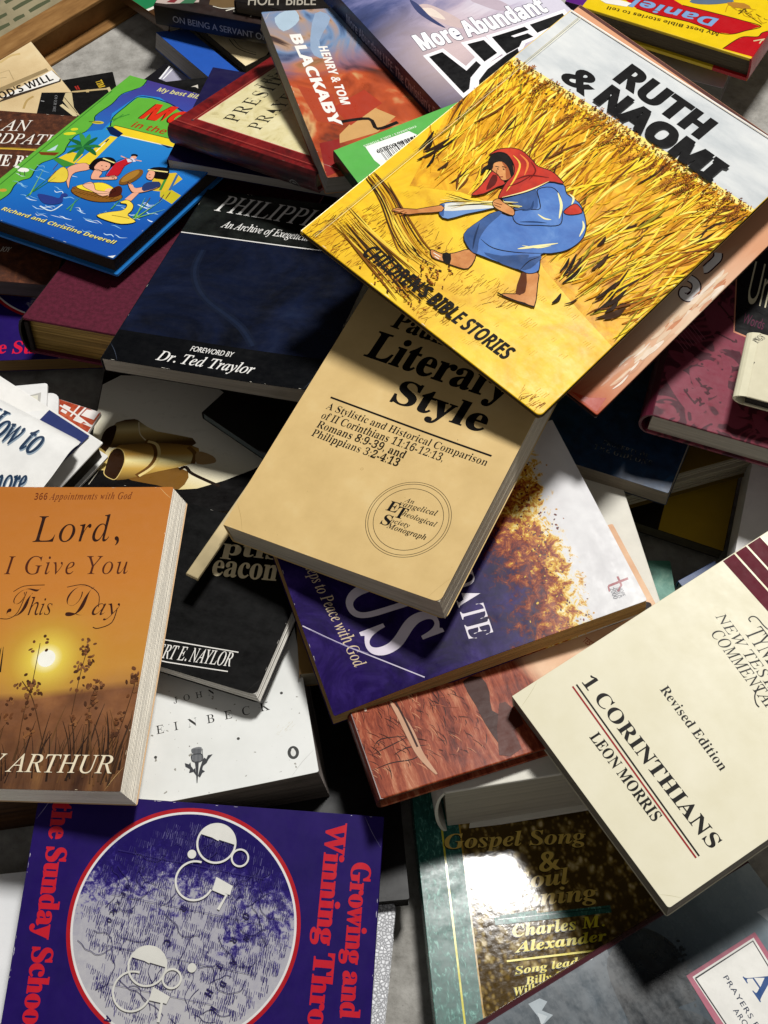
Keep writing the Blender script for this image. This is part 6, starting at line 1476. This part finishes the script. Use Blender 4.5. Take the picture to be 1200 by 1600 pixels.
pe = gradmat('peach_painting', [(0.0, '#a8482c'), (0.12, '#c07a56'), (0.35, '#cf9f7c'), (0.6, '#dcc0a4'), (1.0, '#cc9470')], [(194.6, 1.8)][0], [(221.1, 161.1)][0], 0.42, (1, 0.13), streak=(30, 6, 10), spec=0.08)
B = Book('peach', 'picture_book', 'thin peach coloured picture book with white curly letters, directly under the wheat field book', pe.m, hard=True, pages='#3a2a24', spinemat='#5a3a34', back='#3a2422', rough=0.22, board=0.0013, bulge=0.0004, over=0.001)
A = B.art; W, H = B.w * 1000, B.h * 1000
A.spec = 0.08
A.poly([(0.2, H - 3.2), (W - 0.2, H - 3.2), (W - 0.2, H - 0.2), (0.2, H - 0.2)], '#5a3a36')
for P in ([(195.5, 117.3), (199.5, 117.5), (202.9, 114.8), (205.1, 108.3), (203.6, 104.3), (200.1, 104.5), (198.8, 108.1), (201.4, 108.3)], [(196.7, 145.7), (198.9, 142.1), (199.0, 135.9), (198.8, 130.0), (198.0, 128.6)]):
    A.line(P, 6.4, '#3a1620'); A.line(P, 4.6, '#f0ecea')
A.poly([(194.6, 1.8), (205.1, 5.8), (212.8, 13.3), (214.3, 3.0), (213.8, 1.5)], '#a83a22', 0); 
for k in range(60):
    q = [(202.2, 13.7), (207.0, 137.3), (211.8, 12.4)]
    f_ = random.random() * 0.9; o_ = random.random()
    x0 = q[0][0] + (q[1][0] - q[0][0]) * f_ + (q[2][0] - q[0][0]) * o_; y0 = q[0][1] + (q[1][1] - q[0][1]) * f_ + (q[2][1] - q[0][1]) * o_
    d_ = ((q[1][0] - q[0][0]) * 0.12, (q[1][1] - q[0][1]) * 0.12)
    A.line([(x0, y0), (x0 + d_[0] * .5 + random.uniform(-1, 1), y0 + d_[1] * .5), (x0 + d_[0], y0 + d_[1] + random.uniform(-2, 2))], random.uniform(0.8, 3.2), random.choice(['#e2cdb6', '#dcc0a2', '#c99272', '#d4ac8a', '#e6d6c4', '#c48460']), 2)
B.make()

# ---- the wheat field book on top
wy = NT('wheat_yellow', 0.45, 0.07)
wy.base(wy.ramp(wy.noise(24, 6, 0.65, 0.6), [(0.3, '#cc9216'), (0.42, '#dfb020'), (0.58, '#eec626'), (0.75, '#f2d548')])); wy.scuff(0.3)
B = Book('ruth', 'picture_book', 'large yellow picture book of a woman in blue gleaning wheat, topmost of the heap', wy.m, hard=True, pages='#4a4032', spinemat='#d8b428', back='#5a4a2a', rough=0.27, board=0.0014, bulge=0.0004, over=0.0005, corner=0.003)
A = B.art; W, H = B.w * 1000, B.h * 1000
A.r = 0.5; A.spec = 0.05
def X_(px, py):
    """printed picture position: blend of three measured points"""
    o_ = [(74.8, 112.4), (104.0, 139.9), (107.5, 74.8)]
    return (o_[0][0] + (o_[1][0] - o_[0][0]) * (px - 800) / 100 + (o_[2][0] - o_[0][0]) * (py - 300) / 100, o_[0][1] + (o_[1][1] - o_[0][1]) * (px - 800) / 100 + (o_[2][1] - o_[0][1]) * (py - 300) / 100)
sky = NT('grey_sky_print', 0.45, 0.07)
sky.base(sky.ramp(sky.noise(1, 5, 0.6, vec=sky.map((14, 40, 20))), [(0.3, '#aab0b4'), (0.5, '#c6c9ca'), (0.72, '#d9dad8')])); sky.scuff(0.27)
qs = [(-1.2, 200.2), (195.0, 205.5)]
ysky = 0.5 * (qs[0][1] + qs[1][1]); 
mid = mottle('pale_yellow_band', [(0.35, '#e8d266'), (0.6, '#efdf8a'), (0.8, '#e6dcae')], 40, 0.45, spec=0.07)
A.poly([(0.3, qs[0][1] - 6), (W - 0.3, qs[1][1] - 6), (W - 0.3, qs[1][1] + 5), (0.3, qs[0][1] + 5)], mid.m)
A.poly([(0.3, qs[0][1]), (W / 3, qs[0][1] + 2), (W * 0.6, qs[1][1] - 1), (W - 0.3, qs[1][1]), (W - 0.3, H - 0.3), (0.3, H - 0.3)], sky.m)
field = mottle('wheat_amber', [(0.3, '#b4760c'), (0.5, '#dca014'), (0.7, '#efc428')], 60, 0.34, 6, 1.0, spec=0.07)
FP = [(24.5, 72.0), (0.8, 133.9), (-0.5, 182.7), (25.7, 187.9), (61.4, 191.0), (112.0, 194.0), (159.2, 199.0), (196.2, 202.5), (194.5, 217.6), (194.0, 143.8), (195.6, 65.0), (160.3, 72.4), (128.0, 80.8), (84.8, 100.9), (51.4, 90.3)]
A.poly(FP, field.m)
def inpoly(p, P):
    c = False
    for i in range(len(P)):
        a, b = P[i - 1], P[i]
        if (a[1] > p[1]) != (b[1] > p[1]) and p[0] < (b[0] - a[0]) * (p[1] - a[1]) / (b[1] - a[1]) + a[0]: c = not c
    return c
for P in ([(16.1, 43.0), (29.7, 48.9), (43.6, 51.6), (70.9, 57.0), (83.2, 55.1), (77.9, 43.5), (62.1, 31.9), (44.0, 28.2), (22.2, 28.0)], [(86.0, 34.6), (98.5, 49.7), (123.3, 56.7), (139.3, 55.8), (129.7, 43.5), (102.4, 33.8)], [(3.3, 2.1), (3.6, 24.3), (15.2, 35.3), (50.7, 21.1), (46.0, 3.5), (18.8, -2.3)], [(174.8, 8.9), (185.6, 13.2), (190.5, 3.0), (179.1, -0.7)], [(84.8, 7.5), (110.9, 13.1), (101.4, 0.9)]):
    P = smooth_path(P, 4, True); xa = [p[0] for p in P]; ya = [p[1] for p in P]
    for k in range(int(abs(area(P)) * 0.16) + 10):
        p = (random.uniform(min(xa), max(xa)), random.uniform(min(ya), max(ya)))
        if not inpoly(p, P): continue
        L = random.uniform(2.5, 7); w_ = random.uniform(0.7, 1.9); s_ = random.gauss(0.1, 0.25)
        A.line([(p[0], p[1] - L / 2), (p[0] + s_ * L, p[1] + L / 2)], w_, random.choice(['#8a4c10', '#a86414', '#6a380c', '#b8781a', '#94561a', '#4a2608', '#c08420']), 2, sm=0)
xs = [p[0] for p in FP]; yy_ = [p[1] for p in FP]
pal = ['#f0cf2e', '#e6b422', '#c98a14', '#8a4f0e', '#3a2008', '#f4e268', '#8d8018', '#d89a18', '#b06c10', '#f0d848', '#6a3a0a']
wt = [5, 5, 4, 2.4, 1.1, 3, 1.2, 6, 3.4, 4, 1.4]
n = 0
while n < 1100:
    p = (random.uniform(min(xs), max(xs)), random.uniform(min(yy_), max(yy_)))
    if not inpoly(p, FP): continue
    u = (p[0] - min(xs)) / (max(xs) - min(xs))
    a = math.radians(random.gauss(96 - 40 * (u - 0.35), 13)); L = random.uniform(10, 46); w_ = random.uniform(0.4, 1.9)
    e = (p[0] + L * math.cos(a), p[1] + L * math.sin(a))
    top_ = qs[0][1] + (qs[1][1] - qs[0][1]) * p[0] / W
    if e[1] > top_ - 2: e = (p[0] + (e[0] - p[0]) * 0.4, min(e[1], top_ - 4 + random.uniform(-3, 3)))
    m_ = ((p[0] + e[0]) / 2 + random.uniform(-2, 2), (p[1] + e[1]) / 2)
    A.line([p, m_, e], w_, random.choices(pal, wt)[0], 2, sm=3); n += 1
for k in range(620):      # ears of grain along the top of the field
    x0 = random.uniform(2, W - 2); top_ = qs[0][1] + (qs[1][1] - qs[0][1]) * x0 / W
    y0 = top_ - abs(random.gauss(0, 9)) - 1 + random.uniform(-1, 3)
    A.ell((x0, y0), random.uniform(0.35, 0.6), random.uniform(0.7, 1.3), random.choice(['#8a4a10', '#5c2c08', '#b8741a', '#4a2406', '#c98a20']), random.gauss(-0.3, 0.5), 6)
for k in range(46):       # whole ears
    x0 = random.uniform(4, W - 4); top_ = qs[0][1] + (qs[1][1] - qs[0][1]) * x0 / W
    y0 = top_ - random.uniform(6, 26); a = math.radians(random.gauss(78, 14))
    A.line([(x0 - 7 * math.cos(a), y0 - 7 * math.sin(a)), (x0, y0)], 0.5, '#7a4a10')
    for j in range(7):
        for s_ in (-1, 1):
            A.ell((x0 + j * 1.4 * math.cos(a) + s_ * 0.6 * math.sin(a), y0 + j * 1.4 * math.sin(a) - s_ * 0.6 * math.cos(a)), 0.36, 0.8, random.choice(['#8a4a10', '#5c2c08', '#a8641a']), a - 1.57 - s_ * 0.5, 6)
for k in range(170):      # ground dabs
    p = (random.uniform(4, W - 6), random.uniform(4, H * 0.62))
    if inpoly(p, FP): continue
    for j in range(random.randint(2, 5)):
        A.line([(p[0] + j * 1.5, p[1] + random.uniform(-.5, .5)), (p[0] + j * 1.5 + 0.6, p[1] + random.uniform(2, 5))], random.uniform(0.5, 1.2), random.choice(['#c99a1c', '#d8a820', '#b8821a', '#e6c43a', '#a8741a']), 2, sm=0)
BST = [[(2.5, 60.6), (23.4, 53.0), (47.5, 39.6), (60.9, 33.4), (72.5, 35.0)], [(5.9, 61.2), (26.6, 53.7), (46.1, 43.1), (63.9, 36.2), (77.7, 35.3)], [(10.4, 60.5), (33.5, 50.4), (54.9, 41.9), (66.9, 39.1)], [(-2.1, 61.2), (18.7, 55.9), (40.5, 45.0)], [(22.4, 27.9), (39.2, 22.4), (59.9, 18.5), (82.1, 16.6)], [(12.2, 30.3), (31.2, 26.7), (51.9, 24.9), (70.1, 23.5)], [(9.0, 17.7), (31.2, 14.8), (53.0, 12.0), (76.5, 6.8)], [(17.5, 20.9), (37.6, 16.1), (61.5, 10.9), (84.9, 5.7)], [(28.2, 23.8), (47.9, 21.2), (74.8, 16.5), (94.7, 14.9)]]
for P in BST:
    for j in range(7):
        o_ = random.uniform(-5, 5); o2 = random.uniform(-4, 4)
        A.line([(x + o_ + i * 0.4 * o2, y + o2) for i, (x, y) in enumerate(P)], random.uniform(0.5, 1.5), random.choice(['#f0d24a', '#d8a41e', '#7a4a0e', '#241204', '#e8c040', '#b07414', '#3a2208']), 2)
for k in range(130):
    q = random.choice([[(81.6, 25.2)][0], [(85.6, 10.9)][0], [(72.0, 11.6)][0], [(81.0, 33.8)][0], [(59.2, 13.3)][0]])
    A.ell((q[0] + random.gauss(0, 7), q[1] + random.gauss(0, 6)), random.uniform(0.4, 0.7), random.uniform(0.8, 1.4), random.choice(['#5c2c08', '#8a4a10', '#3a1c06', '#c98a20']), random.random() * 3, 6)
for k in range(26):       # dark gaps between the stalks low in the field
    q = random.choice([(2.0, 100.6), (13.5, 98.7), (19.2, 98.9), (35.1, 96.3), (132.0, 91.2), (137.5, 105.8), (151.1, 100.0), (148.6, 83.9), (147.0, 73.3), (168.6, 89.2), (167.3, 101.5), (176.0, 76.1)])
    a = math.radians(random.gauss(92, 12)); L = random.uniform(8, 22); p = (q[0] + random.gauss(0, 5), q[1] + random.gauss(0, 5))
    A.line([p, (p[0] + L * .5 * math.cos(a) + 1, p[1] + L * .5 * math.sin(a)), (p[0] + L * math.cos(a), p[1] + L * math.sin(a))], random.uniform(1.2, 2.8), random.choice(['#2a1606', '#3a2008', '#1c0e04']), 2)
OUT = '#140d0a'
def fig(P, c, w_=0.6, sm=3):
    A.poly(P, c, sm); A.outline(P, w_, OUT, sm)
blu = mottle('blue_gown', [(0.3, '#3f64a8'), (0.55, '#4f78ba'), (0.8, '#6a90c8')], 50, 0.45, spec=0.07)
blu2 = mottle('blue_gown_fold', [(0.3, '#24406e'), (0.6, '#35568e'), (0.8, '#4468a4')], 50, 0.45, spec=0.07)
redm = mottle('red_scarf', [(0.3, '#9a1c10'), (0.55, '#bb2c18'), (0.8, '#cc4a22')], 60, 0.45, spec=0.07)
sk1 = mottle('painted_skin', [(0.3, '#b06a34'), (0.55, '#cc8a50'), (0.8, '#e0aa6c')], 60, 0.45, spec=0.07)
fig([(120.7, 67.8), (127.5, 75.4), (132.9, 69.1), (142.1, 55.3), (136.2, 53.0), (128.7, 49.3), (122.1, 48.7), (129.9, 56.1), (130.3, 60.2)], sk1.m); A.poly([(120.7, 67.8), (123.1, 70.1), (131.3, 59.6), (128.0, 54.2)], '#5a2c12', 2); A.line([(119.6, 47.5), (125.7, 48.7), (136.7, 52.4), (142.5, 54.9)], 1.0, OUT)
fig([(68.6, 44.2), (75.9, 46.4), (80.8, 52.2), (85.1, 59.8), (91.4, 59.9), (94.7, 49.1), (87.6, 44.7), (80.4, 42.5), (73.1, 40.3)], sk1.m); A.poly([(75.6, 46.8), (79.6, 49.9), (84.3, 43.9), (80.4, 42.5)], OUT, 2); A.line([(71.3, 43.3), (76.4, 43.9)], 0.6, '#f0e6d0'); A.line([(73.6, 41.9), (77.0, 42.1)], 0.6, '#f0e6d0')
fig([(84.2, 123.9), (86.8, 133.8), (95.0, 138.3), (101.4, 134.0), (111.6, 133.8), (120.9, 128.0), (128.1, 120.4), (131.1, 111.4), (129.5, 100.5), (124.2, 92.0), (120.2, 87.1), (126.9, 77.2), (124.1, 71.1), (118.5, 69.3), (107.3, 65.6), (96.0, 61.9), (86.6, 60.1), (75.6, 66.2), (75.7, 80.6), (78.1, 92.5), (88.5, 97.5), (81.4, 107.8), (74.1, 103.4), (77.9, 111.8)], blu.m)
A.poly([(75.6, 66.2), (75.7, 80.6), (78.1, 92.5), (81.7, 94.7), (82.0, 81.8), (84.9, 70.2), (90.8, 61.6), (86.6, 60.1)], blu2.m, 3); A.poly([(74.1, 103.4), (80.0, 113.7), (84.8, 123.2), (91.6, 117.4), (95.2, 111.0), (86.1, 102.4), (82.2, 104.8)], blu2.m, 3); A.poly([(104.2, 65.0), (113.0, 75.6), (120.3, 86.0), (122.5, 82.3), (120.5, 71.1)], blu2.m, 3); A.poly([(93.8, 64.4), (103.4, 70.0), (114.8, 81.9), (114.1, 74.3), (104.0, 65.2)], blu2.m, 3)
A.line([(85.4, 70.7), (95.5, 70.7), (107.7, 77.6), (121.2, 89.1)], 0.7, OUT, 2); A.line([(118.5, 69.3), (118.1, 78.1), (120.8, 85.3)], 0.6, OUT, 2); A.line([(76.9, 79.3), (81.8, 69.6), (87.1, 61.6)], 1.2, '#1c2f52', 2)
A.line([(107.0, 80.5), (112.9, 88.3), (122.2, 100.7)], 1.8, '#efe6a8', 2); A.line([(107.3, 84.3), (115.4, 89.6), (120.3, 96.5)], 1.0, '#efe6a8', 2); A.line([(128.4, 113.6), (125.9, 120.8), (122.1, 124.4)], 1.4, '#efe6a8', 2)
fig([(85.8, 124.2), (90.8, 131.3), (97.8, 130.6), (103.4, 126.1), (112.8, 115.6), (112.5, 110.0), (104.2, 102.7), (95.8, 95.5), (89.7, 96.2), (86.7, 101.8), (93.2, 109.1), (96.7, 113.6), (91.0, 119.2)], blu.m)
A.line([(96.7, 130.8), (104.6, 124.7), (110.4, 115.7)], 1.8, '#efe6a8', 2); A.line([(98.5, 109.3), (103.8, 109.5), (107.4, 111.7)], 1.2, '#efe6a8', 2); A.line([(89.6, 115.5), (92.6, 109.8), (89.7, 104.6)], 1.6, '#24406e', 2); A.line([(94.4, 97.0), (100.5, 102.8), (107.1, 107.8)], 1.2, '#24406e', 2)
A.line([(102.4, 134.9), (106.7, 134.1), (109.2, 129.1)], 1.4, '#efe6a8', 2)
fig([(108.8, 121.9), (109.6, 130.7), (113.3, 131.7), (117.9, 128.8), (113.1, 122.1)], redm.m)
fig([(49.1, 73.6), (55.6, 82.2), (68.9, 92.3), (75.5, 94.4), (66.1, 78.8), (60.6, 68.3), (54.4, 67.2)], '#6f92c6', 0.6, 2); A.poly([(50.1, 74.6), (59.0, 84.6), (72.8, 94.3), (75.0, 93.9), (63.0, 80.2), (54.7, 71.6)], '#dcdcd4', 2); A.poly([(49.1, 73.6), (51.2, 75.6), (57.2, 67.9), (54.4, 67.2)], '#3a5a94')
fig([(30.9, 49.2), (31.8, 53.2), (41.2, 60.6), (50.2, 73.5), (53.8, 70.0), (45.3, 60.3), (40.5, 54.2), (37.5, 52.3), (34.3, 51.2)], sk1.m, 0.5, 2)
for P in ([(34.9, 55.1), (32.0, 51.0), (31.3, 48.8)], [(36.5, 54.4), (34.6, 50.3), (33.7, 48.2)], [(38.3, 54.5), (37.5, 51.3), (37.1, 49.7)]): A.line(P, 0.7, '#8a4a1c')
for k in range(14):
    q = [(48.8, 78.2), (86.4, 106.4)]
    A.line([(q[0][0] + random.uniform(-3, 8), q[0][1] + random.uniform(-4, 5)), ((q[0][0] + q[1][0]) / 2, (q[0][1] + q[1][1]) / 2 + random.uniform(-1.5, 1.5)), (q[1][0] + random.uniform(-4, 3), q[1][1] + random.uniform(-1.5, 1.5))], random.uniform(0.4, 1.0), random.choice(['#f0dc6a', '#d8ac2c', '#8a5a14', '#f4eaa8', '#2a1808']), 2)
fig([(71.8, 97.5), (72.9, 101.7), (77.5, 101.6), (85.3, 101.7), (88.3, 97.8), (81.2, 95.4), (75.0, 94.9)], sk1.m, 0.5)
for P in ([(72.9, 97.3), (77.7, 99.4)], [(74.1, 96.0), (78.6, 97.3)]): A.line(P, 0.5, '#6a3212')
fig([(55.2, 115.3), (56.9, 108.1), (58.2, 98.1), (58.6, 91.9), (63.6, 98.3), (66.2, 108.2), (68.0, 113.6), (60.1, 116.1)], redm.m, 0.6, 2); A.poly([(57.6, 113.7), (60.8, 114.3), (64.0, 108.5), (62.9, 101.3), (59.7, 107.0)], '#5c140e', 2)
fig([(50.5, 119.6), (49.7, 122.6), (54.3, 127.0), (61.8, 127.7), (66.4, 123.3), (67.3, 117.6), (64.7, 114.2), (59.8, 115.8), (57.0, 115.6), (53.7, 116.3)], sk1.m, 0.5, 3); A.poly([(54.4, 125.8), (62.0, 127.9), (67.4, 121.7), (66.2, 116.6), (60.2, 122.5)], '#a85a30', 3)
A.poly([(51.3, 109.0), (49.3, 113.4), (49.8, 117.7), (47.4, 120.9), (46.6, 126.1), (50.4, 131.5), (58.0, 130.4), (65.2, 124.7), (67.8, 119.6), (61.0, 124.4), (54.8, 125.4), (52.0, 121.0), (54.3, 116.9), (51.4, 114.2), (52.0, 111.0)], OUT, 3)
A.line([(54.1, 119.7), (56.5, 120.9)], 0.5, OUT); A.line([(57.5, 122.4), (60.0, 123.8)], 0.6, OUT); A.ell([(56.8, 119.2)][0], 0.6, 0.4, OUT); A.ell([(59.7, 121.5)][0], 0.7, 0.4, OUT); A.line([(57.0, 118.2), (59.1, 115.1), (60.7, 115.4)], 0.4, '#6a2c12'); A.line([(62.0, 115.1), (63.5, 116.6)], 0.7, '#8a2016')
fig([(45.2, 123.4), (46.2, 130.8), (51.5, 137.8), (58.3, 140.9), (67.8, 139.7), (73.8, 138.2), (82.6, 141.0), (90.8, 140.0), (94.6, 138.1), (87.1, 133.5), (84.2, 123.9), (80.6, 115.1), (74.1, 103.4), (71.7, 103.0), (67.9, 114.7), (67.0, 122.6), (61.6, 128.8), (53.1, 132.1), (47.8, 129.5)], redm.m)
for P, c_, w_ in (([(56.6, 134.2), (64.5, 131.6), (69.6, 121.3), (72.7, 109.3)], '#e8c04a', 1.3), ([(59.1, 137.8), (67.5, 135.7), (72.6, 126.6)], '#e2803a', 1.4), ([(73.9, 103.6), (80.5, 115.3), (84.1, 124.0), (86.9, 133.7)], '#f0e0a0', 1.0), ([(70.8, 120.0), (74.6, 128.5), (85.1, 135.9)], '#6a120c', 1.2), ([(70.8, 112.5), (74.1, 120.5), (76.1, 131.2)], '#6a120c', 0.9), ([(68.5, 137.8), (75.3, 134.2), (77.0, 125.8)], '#6a120c', 1.0)): A.line(P, w_, c_, 2)
A.text('NB', "CHILDREN'S BIBLE STORIES", [[(39.5, 12.3)][0], [(153.9, 14.7)][0], [(35.6, 22.2)][0]], '#15100c', sh=0.2, dx=6, dy=3)
K = '#0c0b0c'
A.text('NB', 'RUTH', [[(59.3, 229.7)][0], [(135.2, 227.2)][0], [(60.0, 248.8)][0]], K, sh=0.0, dx=13, dy=6)
A.text('NB', 'NAOMI', [[(62.1, 205.7)][0], [(161.2, 202.6)][0], [(63.1, 224.1)][0]], K, sh=0.0, dx=13, dy=6)
A.text('NR', '&', [[(33.5, 206.6)][0], [(55.5, 205.3)][0], [(36.8, 224.1)][0]], K, sh=0.1, dx=11, dy=8)
q = [(0.5, -0.7), (-0.6, 258.6)]; A.line([(9, 2), (9, H - 2)], 0.35, '#a89a58', sm=0); A.line([(10.4, 2), (10.4, H - 2)], 0.25, '#efe6b8', sm=0)
A.line([(1, H - 0.8), (W - 1, H - 0.8)], 0.9, '#e9e9e6', sm=0)
B.wear(30, '#ece8dc', 1.0)
B.make()
